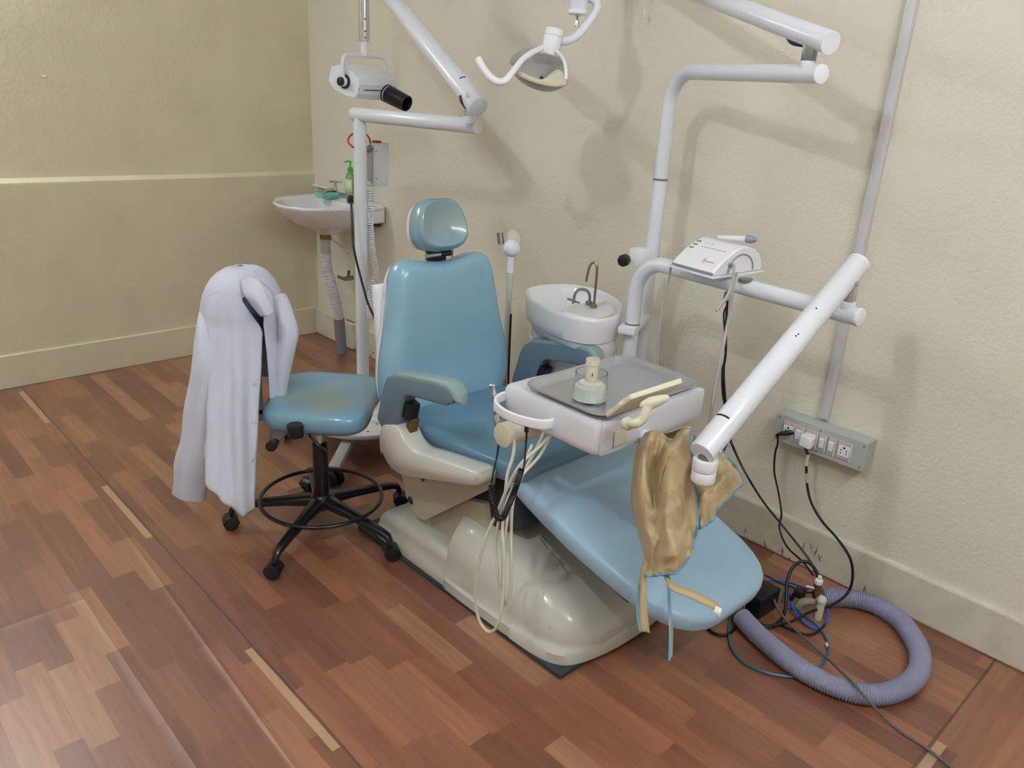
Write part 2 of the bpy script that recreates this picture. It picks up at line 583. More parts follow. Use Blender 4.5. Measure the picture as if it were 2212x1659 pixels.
zc = (z0 + z1) / 2
for u in (0.035, 0.5, 0.965):
    for zz in (z0 + 0.012, z1 - 0.012):
        MB().cyl((ux(u), FY + 0.001, zz), (ux(u), FY - 0.001, zz), 0.003, n=10).build('screw', DULL, sb)
for u0, u1, k in ((0.095, 0.225, 's'), (0.235, 0.33, 'w'), (0.345, 0.49, 's'), (0.505, 0.59, 'w'), (0.605, 0.69, 'w'), (0.71, 0.86, 's')):
    cx, wd = (ux(u0) + ux(u1)) / 2, (x1 - x0) * (u1 - u0)
    if k == 's':
        m = MB().use(SWPLATE).box((cx, FY - 0.0015, zc), (wd, 0.005, 0.058), 0.001)
        m.use(WHITE2).box((cx, FY - 0.0045, zc), (wd * 0.8, 0.004, 0.036), 0.001)
        m.use(BLACK)
        for dx, dz, r in ((0, 0.011, 0.0035), (-0.2, 0.002, 0.0022), (0.2, 0.002, 0.0022), (-0.2, -0.008, 0.0022), (0.2, -0.008, 0.0022)):
            m.cyl((cx + dx * wd, FY - 0.006, zc + dz), (cx + dx * wd, FY - 0.0068, zc + dz), r, n=12)
        m.build('socket', None, sb, ang=20)
    else:
        p = MB().box((cx, FY - 0.0015, zc), (wd, 0.005, 0.058), 0.001).build('switch_frame', SWPLATE, sb, ang=20)
        MB().box((cx, FY - 0.006, zc), (wd * 0.66, 0.009, 0.032), 0.0015, R=Matrix.Rotation(0.12, 3, 'X')).build('rocker', WHITE2, p, ang=20)
    MB().box((ux(u1) - 0.001, FY - 0.004, zc), (0.0025, 0.006, 0.058), 0.0008).build('divider', WHITE2, sb, ang=20)

# black plug in the first socket, cord down to the brick on the floor
pl_ = thing('black_plug', (ux(0.16), FY - 0.01, zc - 0.012), 'slim black plug pushed into the leftmost socket of the switch board', 'plug')
m = MB()
m.loft([sring((ux(0.19), FY - 0.007, zc - 0.002), (0.012, 0, 0.004), (-0.003, 0, 0.008), 3, 20),
        sring((ux(0.17), FY - 0.016, zc - 0.004), (0.011, 0, 0.003), (-0.003, 0, 0.008), 3, 20),
        sring((ux(0.12), FY - 0.026, zc - 0.010), (0.008, 0, 0.003), (-0.002, 0, 0.006), 3, 20),
        sring((ux(0.085), FY - 0.030, zc - 0.017), (0.004, 0, 0.003), (-0.002, 0, 0.004), 2.5, 20)])
m.build('plug_body', BLACK, pl_)
m = MB().tube([(ux(0.09), FY - 0.029, zc - 0.014), (3.089, -0.072, 0.439), (3.086, -0.070, 0.398), (3.091, -0.060, 0.328), (3.124, -0.070, 0.267), (3.157, -0.090, 0.209),
               (3.164, -0.100, 0.163), (3.210, -0.120, 0.122), (3.286, -0.150, 0.112), (3.334, -0.170, 0.097)], 0.0034, n=10)
m.build('cord', BLACK, pl_)

pw = thing('white_plug', (ux(0.41), FY - 0.01, zc - 0.01), 'chunky white plug with a taped black cord in the second socket', 'plug')
m = MB().box((ux(0.41), FY - 0.021, zc - 0.004), (0.042, 0.032, 0.042), 0.007, R=Matrix.Rotation(0.05, 3, 'Y'), seg=3)
m.build('plug_body', WHITE2, pw)
m = MB().tube([(ux(0.40), FY - 0.022, zc - 0.024), (3.196, -0.070, 0.433), (3.199, -0.070, 0.393), (3.212, -0.070, 0.339), (3.242, -0.080, 0.288), (3.292, -0.090, 0.246),
               (3.357, -0.100, 0.214), (3.406, -0.100, 0.170), (3.427, -0.100, 0.113), (3.428, -0.110, 0.058), (3.420, -0.187, 0.045), (3.384, -0.262, 0.030), (3.365, -0.336, 0.020),
               (3.325, -0.400, 0.010), (3.299, -0.408, 0.008)], 0.0042, n=10)
m.build('cord', BLACK, pw)
m = MB().tube([(3.196, -0.070, 0.438), (3.198, -0.070, 0.399)], 0.0049, n=10, k=1)
m.build('tape_wrap', HOSEWHITE, pw)
m = MB().tube([(3.203, -0.070, 0.374), (3.210, -0.070, 0.343)], 0.0050, n=10, k=1)
m.build('tape_wrap', GREYCORD, pw)

# pull cords hanging in front of the wall near the top
for x, y, lb in ((1397, 38, 'white pull cord weight hanging in front of the upper back wall, right one'),
                 (1372, -6, 'white pull cord weight at the top edge of the photo, left of the other')):
    pts = {38: ((2.315, -0.03, 1.752), 0), -6: ((2.255, -0.03, 1.812), 0)}[y][0]
    t = thing('pull_cord', (pts[0], pts[1], pts[2] - 0.02), lb, 'pull cord')
    MB().cyl((pts[0], pts[1], pts[2] - 0.018), (pts[0], pts[1], pts[2] + 0.006), 0.0055, 0.004, n=12, bev=0.001).build('weight', WHITE2, t)
    MB().cyl((pts[0], pts[1], pts[2]), (pts[0], pts[1], H), 0.0012, n=6).build('string', WHITE2, t)

# ------------------------------------------------------------------ wash basin in the corner
BZ = 0.868
wb = thing('wash_basin', (0.455, 0.0, 0.70), 'white ceramic wash basin fixed to the wall in the far corner', 'wash basin')
out = catmull([(0.72, 0.0, BZ), (0.725, -0.11, BZ), (0.71, -0.25, BZ), (0.65, -0.375, BZ), (0.55, -0.445, BZ), (0.455, -0.46, BZ), (0.36, -0.44, BZ), (0.26, -0.37, BZ),
               (0.20, -0.25, BZ), (0.185, -0.11, BZ), (0.19, 0.0, BZ), (0.25, 0.008, BZ), (0.455, 0.010, BZ), (0.64, 0.008, BZ)], 6, True)
m = MB()
rings = []


def bring(outl, cx, cy, s, z, ymax=0.008):
    return [Vector((cx + (p.x - 0.455) * s, min(cy + (p.y + 0.23) * s, ymax), z)) for p in outl]


for s, z, cy in ((0.16, 0.700, -0.215), (0.20, 0.705, -0.215), (0.26, 0.722, -0.215), (0.50, 0.745, -0.22), (0.72, 0.772, -0.225), (0.87, 0.806, -0.235), (0.955, 0.840, -0.245),
                 (0.992, 0.856, -0.25), (1.0, 0.862, -0.25), (0.995, 0.868, -0.25), (0.975, 0.871, -0.25), (0.94, 0.868, -0.25)):
    rings.append(bring(out, 0.455, cy + 0.02, s, z))
# inner bowl: an oval nearer the front, flat deck left at the back
ov = [Vector((0.455 + 0.215 * (p.x - 0.455) / 0.27, -0.26 + 0.15 * (p.y + 0.23) / 0.23, 0)) for p in out]
for s, z in ((1.04, 0.867), (1.0, 0.862), (0.95, 0.845), (0.85, 0.815), (0.65, 0.785), (0.4, 0.768), (0.12, 0.762)):
    rings.append([Vector((0.455 + (p.x - 0.455) * s, -0.26 + (p.y + 0.26) * s, z)) for p in ov])
m.loft(rings)
# ceramic block running back to the wall
m.box((0.455, -0.055, 0.824), (0.53, 0.125, 0.085), 0.012)
m.build('bowl', CERAMIC, wb, ang=50)
m = MB()
m.use(BLACK).cyl((0.423, -0.112, 0.859), (0.427, -0.111, 0.853), 0.006, n=12)
m.cyl((0.436, -0.112, 0.836), (0.438, -0.111, 0.831), 0.006, n=12)
m.build('overflow_hole', None, wb)
MB().cyl((0.455, -0.195, 0.700), (0.455, -0.195, 0.672), 0.030, n=20).build('drain_coupling', BRASS, wb)
for x in (0.27, 0.66):
    MB().box((x, -0.03, 0.770), (0.022, 0.085, 0.022), 0.001).build('bracket', mat('rusty_bracket', (80, 66, 60), 0.8), wb)
fc = MB().cyl((0.360, -0.07, BZ), (0.360, -0.07, 0.925), 0.014, 0.012, bev=0.001)
fc.tube([(0.360, -0.07, 0.905), (0.370, -0.10, 0.915), (0.380, -0.145, 0.912), (0.385, -0.165, 0.895)], 0.011, n=12)
fc.tube([(0.360, -0.07, 0.92), (0.360, -0.07, 0.955)], 0.008, n=10, k=1)
fc.tube([(0.335, -0.09, 0.955), (0.390, -0.045, 0.957)], 0.006, n=10, k=1)
fc.build('faucet', CHROME, wb)

# soap dish
t = MB()
dx, dy = 0.35, -0.115
rings = [rrect(dx, dy, 0.085 * s, 0.125 * s, 0.018 * s, z) for s, z in ((0.80, BZ + 0.002), (0.90, BZ + 0.004), (1.0, BZ + 0.034), (0.95, BZ + 0.035), (0.84, BZ + 0.008), (0.1, BZ + 0.007))]
t.use(MINT).loft(rings)
t.use(GREEN)
for k in range(7):
    t.box((dx + 0.0435, dy - 0.045 + k * 0.015, BZ + 0.014), (0.002, 0.006, 0.004))
t.box((dx, dy, BZ + 0.014), (0.045, 0.07, 0.012), 0.004)
tag(t.build('soap_dish', None), 'mint green plastic soap dish on the rim of the wash basin', 'soap dish')

# liquid soap bottle
bx, by = 0.535, -0.085
t = thing('soap_bottle', (bx, by, BZ), 'clear soap bottle with a green pump standing on the wash basin', 'soap bottle')
m = MB()
rr = []
for s, z in ((0.9, 0.0), (1.0, 0.006), (1.0, 0.05), (0.93, 0.09), (1.0, 0.125), (0.85, 0.142), (0.45, 0.152), (0.42, 0.158)):
    rr.append([Vector((bx + 0.033 * s * math.cos(a), by + 0.022 * s * math.sin(a), BZ + 0.002 + z)) for a in [2 * PI * j / 24 for j in range(24)]])
m.loft(rr).build('bottle_body', LIQ, t)
rr = []
for z in (0.055, 0.12):
    rr.append([Vector((bx + 0.0335 * math.cos(a), by + 0.0226 * math.sin(a), BZ + 0.002 + z)) for a in [-PI * 0.95 + PI * 0.8 * j / 16 for j in range(17)]])
m = MB().loft(rr, cap=False, closed=False)
m.build('bottle_label', mat('pale_green_label', (205, 225, 170), 0.5), t, solid=0.0008)
m = MB()
m.cyl((bx, by, BZ + 0.158), (bx, by, BZ + 0.182), 0.016, 0.013, bev=0.002)
m.cyl((bx, by, BZ + 0.18), (bx, by, BZ + 0.205), 0.005)
m.tube([(bx + 0.008, by, BZ + 0.208), (bx - 0.01, by - 0.004, BZ + 0.211), (bx - 0.03, by - 0.012, BZ + 0.204)], 0.005, n=10)
m.build('pump', GREEN, t)

# thin strip on the wall above the basin
m = MB().box((0.19, 0.0, 0.893), (0.36, 0.025, 0.012), 0.002)
tag(m.build('wall_strip', WHITE2), 'thin white strip along the wall just above the basin', 'strip')

# drain pipe
dp = thing('drain_pipe', (0.389, -0.07, 0.0), 'ribbed white waste pipe going down from the basin to the floor', 'pipe')


def ribbed(pts, r, pitch, amp, k=10, n=18):
    P = catmull(pts, k)
    L = [0.0]
    for a, b in zip(P, P[1:]):
        L.append(L[-1] + (b - a).length)
    tot = L[-1]
    N_ = int(tot / pitch) * 4
    Q, i = [], 0
    for j in range(N_ + 1):
        s = tot * j / N_
        while i < len(L) - 2 and L[i + 1] < s:
            i += 1
        t_ = (s - L[i]) / max(L[i + 1] - L[i], 1e-9)
        Q.append(P[i].lerp(P[i + 1], t_))
    return MB().tube(Q, lambda u: r + amp * (0, 1, 1, 0)[int(round(u * N_)) % 4], n=n, k=1)


pp = [(0.455, -0.195, 0.675), (0.455, -0.195, 0.60), (0.455, -0.19, 0.52), (0.475, -0.185, 0.45), (0.475, -0.165, 0.37), (0.465, -0.14, 0.28), (0.45, -0.12, 0.215)]
MB().tube(pp[:2], 0.026, k=1, n=20).build('collar', GREYCORD, dp)
ribbed(pp[1:], 0.0235, 0.0105, 0.0048).build('corrugated_hose', mat('white_corrugated', (205, 202, 205), 0.45), dp, ang=60)
MB().tube([(0.452, -0.123, 0.225), (0.41, -0.085, 0.0)], 0.030, k=1, n=18).build('floor_sleeve', mat('grey_pipe', (130, 134, 145), 0.5), dp)
# supply hose and little valve behind it
m = MB().tube([(0.251, -0.050, 0.628), (0.346, -0.040, 0.605), (0.409, -0.020, 0.575), (0.452, -0.010, 0.518), (0.436, -0.010, 0.449)], 0.006, n=8)
tag(m.build('supply_hose', HOSEWHITE), 'thin pale supply hose curving under the basin to the wall tap', 'hose')
t = thing('wall_tap', (0.405, 0.000, 0.428), 'small grey tap on the wall below the basin', 'tap')
q = Vector((0.405, 0.000, 0.428))
MB().cyl(q, q + Vector((0, -0.05, 0)), 0.013).build('tap_body', DULL, t)
MB().box(q + Vector((-0.03, -0.055, 0)), (0.07, 0.012, 0.018), 0.003).build('tap_lever', DULL, t)
MB().tube([q + Vector((0, -0.03, 0)), q + Vector((0.01, -0.03, 0.045))], 0.008, k=1).build('tap_stem', BRASS, t)

# ------------------------------------------------------------------ dental chair (lies along x, foot end towards +x)
CY = -0.765
ch = thing('dental_chair', (2.6, CY, 0.0), 'light blue reclining dental chair on an ivory base in the middle of the room', 'dental chair')
# mat under the base
MB().poly([(2.09, -1.055, 0.001), (3.075, -1.05, 0.001), (3.075, -0.50, 0.001), (2.09, -0.50, 0.001)], (0, 0, 0.012)).build('base_mat', MAT_DK, ch, smooth=False)
# low rear plinth
m = MB()


def bsec(x, yn, yf, h, r, n=10, z0=0.013):
    """skirted arch section across the chair at x"""
    pts = [Vector((x, yn, z0)), Vector((x, yn, 0.045)), Vector((x, yn + 0.008, 0.053)), Vector((x, yn + 0.012, h - r))]
    a = yn + 0.012
    b = yf - 0.012
    for i in range(1, n + 1):
        t = PI / 2 * i / n
        pts.append(Vector((x, a + r - r * math.cos(t), h - r + r * math.sin(t))))
    for i in range(n):
        t = PI / 2 * (1 - i / n)
        pts.append(Vector((x, b - r + r * math.cos(t), h - r + r * math.sin(t))))
    pts += [Vector((x, b, h - r)), Vector((x, yf - 0.008, 0.053)), Vector((x, yf, 0.045)), Vector((x, yf, z0))]
    return pts


m.loft([bsec(2.175, -1.035, -0.50, 0.085, 0.025), bsec(2.195, -1.04, -0.495, 0.105, 0.03), bsec(2.30, -1.042, -0.493, 0.118, 0.035), bsec(2.58, -1.042, -0.493, 0.125, 0.035)])
m.build('rear_plinth', HOOD, ch, ang=50)
# humped front hood
m = MB()
secs = []
for x, yn, yf, h, r in ((2.560, -1.045, -0.49, 0.262, 0.150), (2.575, -1.050, -0.485, 0.266, 0.155), (2.65, -1.052, -0.483, 0.264, 0.155), (2.75, -1.052, -0.483, 0.248, 0.150),
                        (2.84, -1.051, -0.484, 0.224, 0.140), (2.91, -1.048, -0.487, 0.199, 0.125), (2.97, -1.040, -0.495, 0.172, 0.110),
                        (3.02, -1.020, -0.515, 0.142, 0.085), (3.055, -0.990, -0.545, 0.112, 0.055), (3.078, -0.955, -0.58, 0.086, 0.030),
                        (3.090, -0.905, -0.63, 0.060, 0.006)):
    secs.append(bsec(x, yn, yf, h, r))
m.loft(secs)
# rounded skirt nose
nose = catmull([(2.87, -1.0525, 0), (2.96, -1.048, 0), (3.02, -1.034, 0), (3.060, -1.003, 0), (3.083, -0.94, 0), (3.097, -0.85, 0), (3.10, -0.765, 0), (3.097, -0.68, 0), (3.083, -0.59, 0),
                (3.060, -0.527, 0), (3.02, -0.496, 0), (2.96, -0.482, 0), (2.87, -0.4775, 0)], 6)
nc = Vector((2.87, CY, 0))
rn = []
for s, z in ((1.0, 0.013), (1.0, 0.044), (0.975, 0.053), (0.90, 0.056)):
    rn.append([nc + (p - nc) * s + Vector((0, 0, z)) for p in nose])
m.loft(rn)
hoodo = m.build('base_hood', HOOD, ch, ang=40)
htree = BVHTree.FromPolygons(m.v, m.f)
# scuffed crack on the hood and a few chips
for pl3 in (((2.783, -0.861, 0.232), (2.818, -0.875, 0.229), (2.847, -0.884, 0.226)), ((2.857, -0.885, 0.224), (2.879, -0.890, 0.220)), ((2.883, -0.888, 0.218), (2.903, -0.888, 0.214), (2.929, -0.898, 0.207), (2.947, -0.903, 0.202)),
            ((2.787, -0.851, 0.230), (2.810, -0.858, 0.228)), ((2.584, -0.910, 0.250), (2.592, -0.908, 0.250)), ((3.002, -1.030, 0.120), (3.009, -1.031, 0.120))):
    pts = []
    P = [Vector(p) for p in pl3]
    for a, b in zip(P, P[1:]):
        for i in range(5):
            t = a.lerp(b, i / 4) + Vector((random.uniform(-0.002, 0.002), random.uniform(-0.002, 0.002), 0))
            h = htree.ray_cast(cam.location, (t - cam.location).normalized())
            if h[0]:
                pts.append(h[0])
    MB().tube(pts, 0.0009, n=5, k=1).build('scuff_mark', SCUFF, hoodo)
# lift frame: side plate, inner housing, seat carrier
FRM = mat('beige_frame_metal', (190, 187, 172), 0.45)
for y in (-1.0, -0.545):
    MB().poly([(2.262, y, 0.36), (2.265, y, 0.29), (2.300, y, 0.20), (2.335, y, 0.165), (2.372, y, 0.155), (2.400, y, 0.160), (2.690, y, 0.395), (2.712, y, 0.425),
            (2.712, y, 0.462), (2.60, y, 0.47), (2.40, y, 0.44)], (0, 0.012, 0)).build('frame_plate', FRM, ch, smooth=False)
for x, z in ((2.385, 0.315), (2.325, 0.205), (2.655, 0.425)):
    MB().cyl((x, -1.0, z), (x, -1.008, z), 0.010, n=6).cyl((x + 0.006, -1.0, z - 0.010), (x + 0.006, -1.005, z - 0.010), 0.006, n=8).build('bolt', mat('dark_bolt', (90, 92, 84), 0.5, metal=0.6), ch)
m = MB().box((2.52, CY, 0.20), (0.30, 0.40, 0.17), 0.01, R=Matrix.Rotation(-0.25, 3, 'Y'))
m.build('lift_housing', mat('beige_lift_housing', (186, 180, 162), 0.5), ch, ang=25)
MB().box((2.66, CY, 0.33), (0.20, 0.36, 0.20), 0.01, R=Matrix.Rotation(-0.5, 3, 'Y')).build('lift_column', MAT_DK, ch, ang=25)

# seat cushion, slightly raised towards the knees
m = MB()
U = Vector((0, 1, 0))
rings = []
for x, zt, th, hw in ((2.16, 0.455, 0.01, 0.10), (2.165, 0.468, 0.05, 0.22), (2.19, 0.480, 0.075, 0.238), (2.32, 0.498, 0.085, 0.245), (2.50, 0.505, 0.088, 0.245), (2.68, 0.520, 0.088, 0.245),
                      (2.77, 0.530, 0.082, 0.243), (2.815, 0.524, 0.066, 0.238), (2.835, 0.505, 0.03, 0.225)):
    rings.append(sring((x, CY, zt - th / 2), U * hw, Vector((-0.09, 0, 1)) * (th / 2), 5, 44))
m.loft(rings)
m.build('seat', BLUE_SEAT, ch, ang=60)
# leg rest: long slab falling to the rounded foot end
rings = []
path = [(2.775, 0.455, 0.02, 0.20), (2.785, 0.468, 0.07, 0.232), (2.83, 0.462, 0.082, 0.238), (2.92, 0.430, 0.085, 0.240), (3.02, 0.398, 0.085, 0.240), (3.12, 0.370, 0.083, 0.236),
        (3.20, 0.347, 0.080, 0.230), (3.26, 0.331, 0.077, 0.222), (3.31, 0.318, 0.073, 0.206), (3.345, 0.309, 0.068, 0.186), (3.372, 0.302, 0.058, 0.158), (3.388, 0.298, 0.044, 0.124), (3.396, 0.296, 0.02, 0.085)]
for x, zc_, th, hw in path:
    rings.append(sring((x, CY - 0.0, zc_ - 0.012), U * hw, Vector((0.25, 0, 1)).normalized() * (th / 2), 4.5, 44))
MB().loft(rings).build('leg_rest', BLUE_LEG, ch, ang=60)
for y in (-0.955, -0.575):
    MB().tube([(2.78, y, 0.40), (3.0, y, 0.335), (3.2, y, 0.285)], 0.012, k=1, flat=0.5).build('leg_rest_bracket', BLACKM, ch)

# backrest: shaped pad and pale shell behind it
BT = Vector((-0.11, 0, 1)).normalized()     # up along the back
BN = Vector((1, 0, 0.11)).normalized()      # out of the pad
BC = Vector((2.19, CY, 0.655))


def bpt(y, s):
    return BC + Vector((0, y, 0)) + BT * s


half = [(0.0, 0.288), (0.07, 0.296), (0.13, 0.306), (0.175, 0.298), (0.198, 0.26), (0.212, 0.19), (0.230, 0.09), (0.252, 0.0), (0.262, -0.09), (0.252, -0.16), (0.215, -0.205), (0.14, -0.225), (0.0, -0.23)]
ol = [bpt(a, b) for a, b in half] + [bpt(-a, b) for a, b in half[-2:0:-1]]
ol = catmull(ol, 4, True)
prof = [(0.02, -0.048), (0.80, -0.048), (0.93, -0.044), (0.985, -0.030), (1.0, -0.008), (0.995, 0.012), (0.975, 0.030), (0.94, 0.042), (0.88, 0.048), (0.78, 0.048), (0.6, 0.044), (0.4, 0.040), (0.2, 0.038), (0.02, 0.037)]
br = MB().stack(ol, BN, prof, ctr=BC).build('backrest', BLUE, ch, ang=60)
MB().stack([BC + (p - BC) * 1.0 for p in ol], BN, [(0.02, -0.105), (0.55, -0.105), (0.8, -0.095), (0.90, -0.075), (0.955, -0.050), (0.968, -0.034), (0.96, -0.022), (0.9, -0.03), (0.02, -0.03)], ctr=BC).build('back_shell', WHITE2, br, ang=60)
MB().box((2.108, -0.962, 0.75), (0.03, 0.05, 0.25), 0.008, R=Matrix.Rotation(-0.11, 3, 'Y')).build('side_shell', WHITE2, br, ang=40)
# headrest on its bracket
HCn = Vector((2.154, CY - 0.011, 1.058))
HN = Vector((1, -0.10, 0.30)).normalized()
HT = (Vector((0, 0, 1)) - HN * HN.z).normalized()
HS = HT.cross(HN)
hh = [(0.0, 0.098), (0.055, 0.094), (0.092, 0.062), (0.110, 0.010), (0.112, -0.040), (0.088, -0.078), (0.04, -0.094), (0.0, -0.096)]
hh = [(a * 0.86, b * 0.87) for a, b in hh]
ho = [HCn + HS * (-a) + HT * b for a, b in hh] + [HCn + HS * a + HT * b for a, b in hh[-2:0:-1]]
ho = catmull(ho, 5, True)
hr = MB().stack(ho, HN, [(0.02, -0.050), (0.75, -0.048), (0.92, -0.040), (0.99, -0.022), (1.0, 0.004), (0.985, 0.020), (0.945, 0.030), (0.935, 0.029), (0.92, 0.034), (0.84, 0.040), (0.70, 0.036), (0.5, 0.026), (0.3, 0.019), (0.02, 0.016)], ctr=HCn).build('headrest', BLUE_WORN, ch, ang=45)
MB().stack([HCn + (p - HCn) * 0.97 for p in ho], HN, [(0.02, -0.070), (0.8, -0.066), (0.96, -0.05), (0.98, -0.03), (0.9, -0.028)], ctr=HCn).build('head_shell', WHITE2, hr, ang=60)
m = MB().box((2.13, CY, 0.962), (0.05, 0.055, 0.05), 0.006)
m.cyl((2.148, CY - 0.05, 0.963), (2.148, CY + 0.045, 0.963), 0.011)
m.box((2.115, CY, 0.90), (0.012, 0.045, 0.16), 0.003)
m.build('headrest_bracket', BLACKM, ch)
MB().cyl((2.152, CY - 0.056, 0.963), (2.152, CY - 0.0, 0.963), 0.0085).build('bracket_pin', CHROME, ch)
MB().tube([(2.10, -0.67, 0.90), (2.10, -0.67, 0.985)], 0.0035, k=1).build('lever_pin', DULL, ch)

# moulded side cover with the arm post standing on it (near and far side)
for sy, lab in ((-1, 'near'), (1, 'far')):
    def Y(y):
        return CY + sy * (CY - y) - (0.022 if sy > 0 else 0)
    yo, yi = Y(-1.095), Y(-1.035)
    outl = catmull([(2.285, 0, 0.478), (2.278, 0, 0.43), (2.292, 0, 0.385), (2.335, 0, 0.352), (2.41, 0, 0.350), (2.52, 0, 0.385), (2.64, 0, 0.424), (2.725, 0, 0.450),
                    (2.752, 0, 0.470), (2.752, 0, 0.495), (2.735, 0, 0.506), (2.64, 0, 0.492), (2.54, 0, 0.476), (2.47, 0, 0.464), (2.425, 0, 0.474), (2.395, 0, 0.500), (2.365, 0, 0.512), (2.31, 0, 0.500)], 4, True)
    cx_, cz_ = 2.50, 0.43
    rings = []
    for t_, s in ((0.0, 0.90), (0.006, 0.965), (0.018, 0.995), (0.05, 1.0), (0.065, 0.99), (0.070, 0.95)):
        y = yo + (yi - yo) * t_ / 0.06
        rings.append([Vector((p.x if s == 1.0 else p.x + (0.008 if p.x < 2.35 else (-0.008 if p.x > 2.7 else 0)) * (1 - s) * 10, y, p.z + (1 - s) * 0.10 * (1 if p.z < (0.36 + (p.x - 2.28) * 0.22) + 0.03 else -1))) for p in outl])
    MB().loft(rings).build('side_cover', HOOD, ch, ang=50)
    ym, hw = Y(-1.065), 0.027
    # armrest: leaning post, bend and pad in one moulding
    arm = MB()
    o_ = [(2.292, 0.474), (2.262, 0.50), (2.300, 0.625), (2.318, 0.655), (2.355, 0.672), (2.45, 0.692), (2.56, 0.712), (2.605, 0.715), (2.632, 0.70), (2.630, 0.672), (2.60, 0.655),
          (2.50, 0.640), (2.43, 0.630), (2.405, 0.615), (2.385, 0.565), (2.370, 0.515)]
    o_ = [(x, z - 0.004) for x, z in o_]
    arm.poly([(x, ym - hw, z) for x, z in o_], (0, 2 * hw, 0), bev=0.008)
    a_ = arm.build('armrest', BLUE_DK, ch, ang=40)
    rr = []
    for x, z, w_, h_ in ((2.325, 0.652, 0.018, 0.004), (2.35, 0.668, 0.024, 0.010), (2.45, 0.690, 0.026, 0.010), (2.56, 0.708, 0.027, 0.012), (2.61, 0.709, 0.027, 0.018), (2.638, 0.692, 0.024, 0.022), (2.650, 0.684, 0.014, 0.014)):
        rr.append(sring((x, ym, z - 0.002), (0, w_, 0), (-0.2 * h_, 0, h_), 3, 24))
    q = MB().loft(rr).build('arm_pad', BLUE_PAD, a_, ang=60)
    q['label'] = 'pale green worn pad on top of the armrest'
    MB().box((2.405, ym + sy * -0.004, 0.565), (0.03, 0.04, 0.055), 0.004, R=Matrix.Rotation(0.25, 3, 'Y')).build('arm_hinge', BLACK, a_)
    if sy < 0:
        f = MB().box((2.40, -1.052, 0.515), (0.025, 0.03, 0.05), 0.004, R=Matrix.Rotation(0.25, 3, 'Y')).build('torn_foam', FOAM, ch)
        f['label'] = 'brown foam showing behind the near armrest post'

# ------------------------------------------------------------------ spittoon unit behind the chair
sp = thing('spittoon', (2.42, -0.34, 0.0), 'white ceramic spittoon basin with two thin bent taps behind the chair', 'spittoon')
SZ = 0.815
so = catmull([(2.20, -0.36, SZ), (2.215, -0.27, SZ), (2.27, -0.205, SZ), (2.36, -0.19, SZ), (2.46, -0.22, SZ), (2.55, -0.28, SZ), (2.615, -0.37, SZ), (2.635, -0.44, SZ), (2.62, -0.50, SZ),
              (2.565, -0.535, SZ), (2.49, -0.54, SZ), (2.40, -0.525, SZ), (2.30, -0.49, SZ), (2.225, -0.43, SZ)], 6, True)
SC = Vector((2.41, -0.36, SZ))
prof = [(0.93, -0.092), (0.965, -0.088), (0.99, -0.055), (1.0, -0.015), (0.995, -0.004), (0.975, 0.0), (0.95, -0.004), (0.925, -0.018), (0.85, -0.050), (0.6, -0.085), (0.3, -0.10), (0.04, -0.105)]
rings = []
for s, dz in prof:
    r_ = []
    for p in so:
        q = SC + (p - SC) * s + Vector((0, 0, dz))
        if s <= 0.93 and dz > -0.09 or s < 0.9:      # bowl sits to the left, flat deck with the taps at the right
            q.x = min(q.x, 2.50)
        r_.append(q)
    rings.append(r_)
MB().loft(rings[:1] + rings[1:]).build('bowl', CERAMIC, sp, ang=50)
# deck
dk = [Vector((2.475, -0.27, SZ - 0.006)), Vector((2.53, -0.30, SZ - 0.006)), Vector((2.59, -0.38, SZ - 0.006)), Vector((2.605, -0.45, SZ - 0.006)), Vector((2.58, -0.495, SZ - 0.006)), Vector((2.50, -0.505, SZ - 0.006)), Vector((2.455, -0.48, SZ - 0.006)), Vector((2.445, -0.38, SZ - 0.006))]
dk = catmull(dk, 4, True)
MB().stack(dk, (0, 0, 1), [(1.0, -0.05), (1.0, -0.006), (0.96, 0.0), (0.02, 0.001)]).build('tap_deck', CERAMIC, sp, ang=50)
rings = []
for z, s, cx_, cy_ in ((0.0, 0.90, 2.40, -0.31), (0.30, 0.90, 2.40, -0.31), (0.52, 0.90, 2.40, -0.31), (0.535, 0.88, 2.405, -0.325), (0.56, 0.90, 2.41, -0.335), (0.566, 0.885, 2.41, -0.335), (0.572, 0.905, 2.41, -0.335),
                       (0.615, 0.925, 2.412, -0.34), (0.65, 0.90, 2.41, -0.345), (0.656, 0.885, 2.41, -0.345), (0.662, 0.90, 2.41, -0.345), (0.70, 0.93, 2.415, -0.35), (0.722, 0.945, 2.41, -0.358), (0.726, 0.90, 2.41, -0.36)):
    r_ = []
    for p in so:
        q = Vector((cx_, cy_, z)) + (p - Vector((2.41, -0.36, SZ))) * s
        # left flank falls away under the bowl
        if z < 0.69:
            q.x = max(q.x, 2.212)
        r_.append(Vector((q.x, max(q.y, -0.452) if z < 0.68 else q.y, z)))
    rings.append(r_)
MB().loft(rings).build('pedestal', CERAMIC, sp, ang=35)
t1 = Vector((2.51, -0.385, SZ - 0.004))
m = MB().cyl(t1, t1 + Vector((0, 0, 0.012)), 0.011).tube([t1, t1 + Vector((0, 0, 0.115)), t1 + Vector((-0.004, -0.001, 0.143)), t1 + Vector((-0.014, -0.006, 0.150)), t1 + Vector((-0.024, -0.012, 0.135)), t1 + Vector((-0.030, -0.016, 0.085))], 0.0042, n=10)
m.build('tall_tap', mat('tarnished_metal', (150, 132, 105), 0.3, metal=0.9), sp)
t2 = Vector((2.475, -0.37, SZ - 0.004))
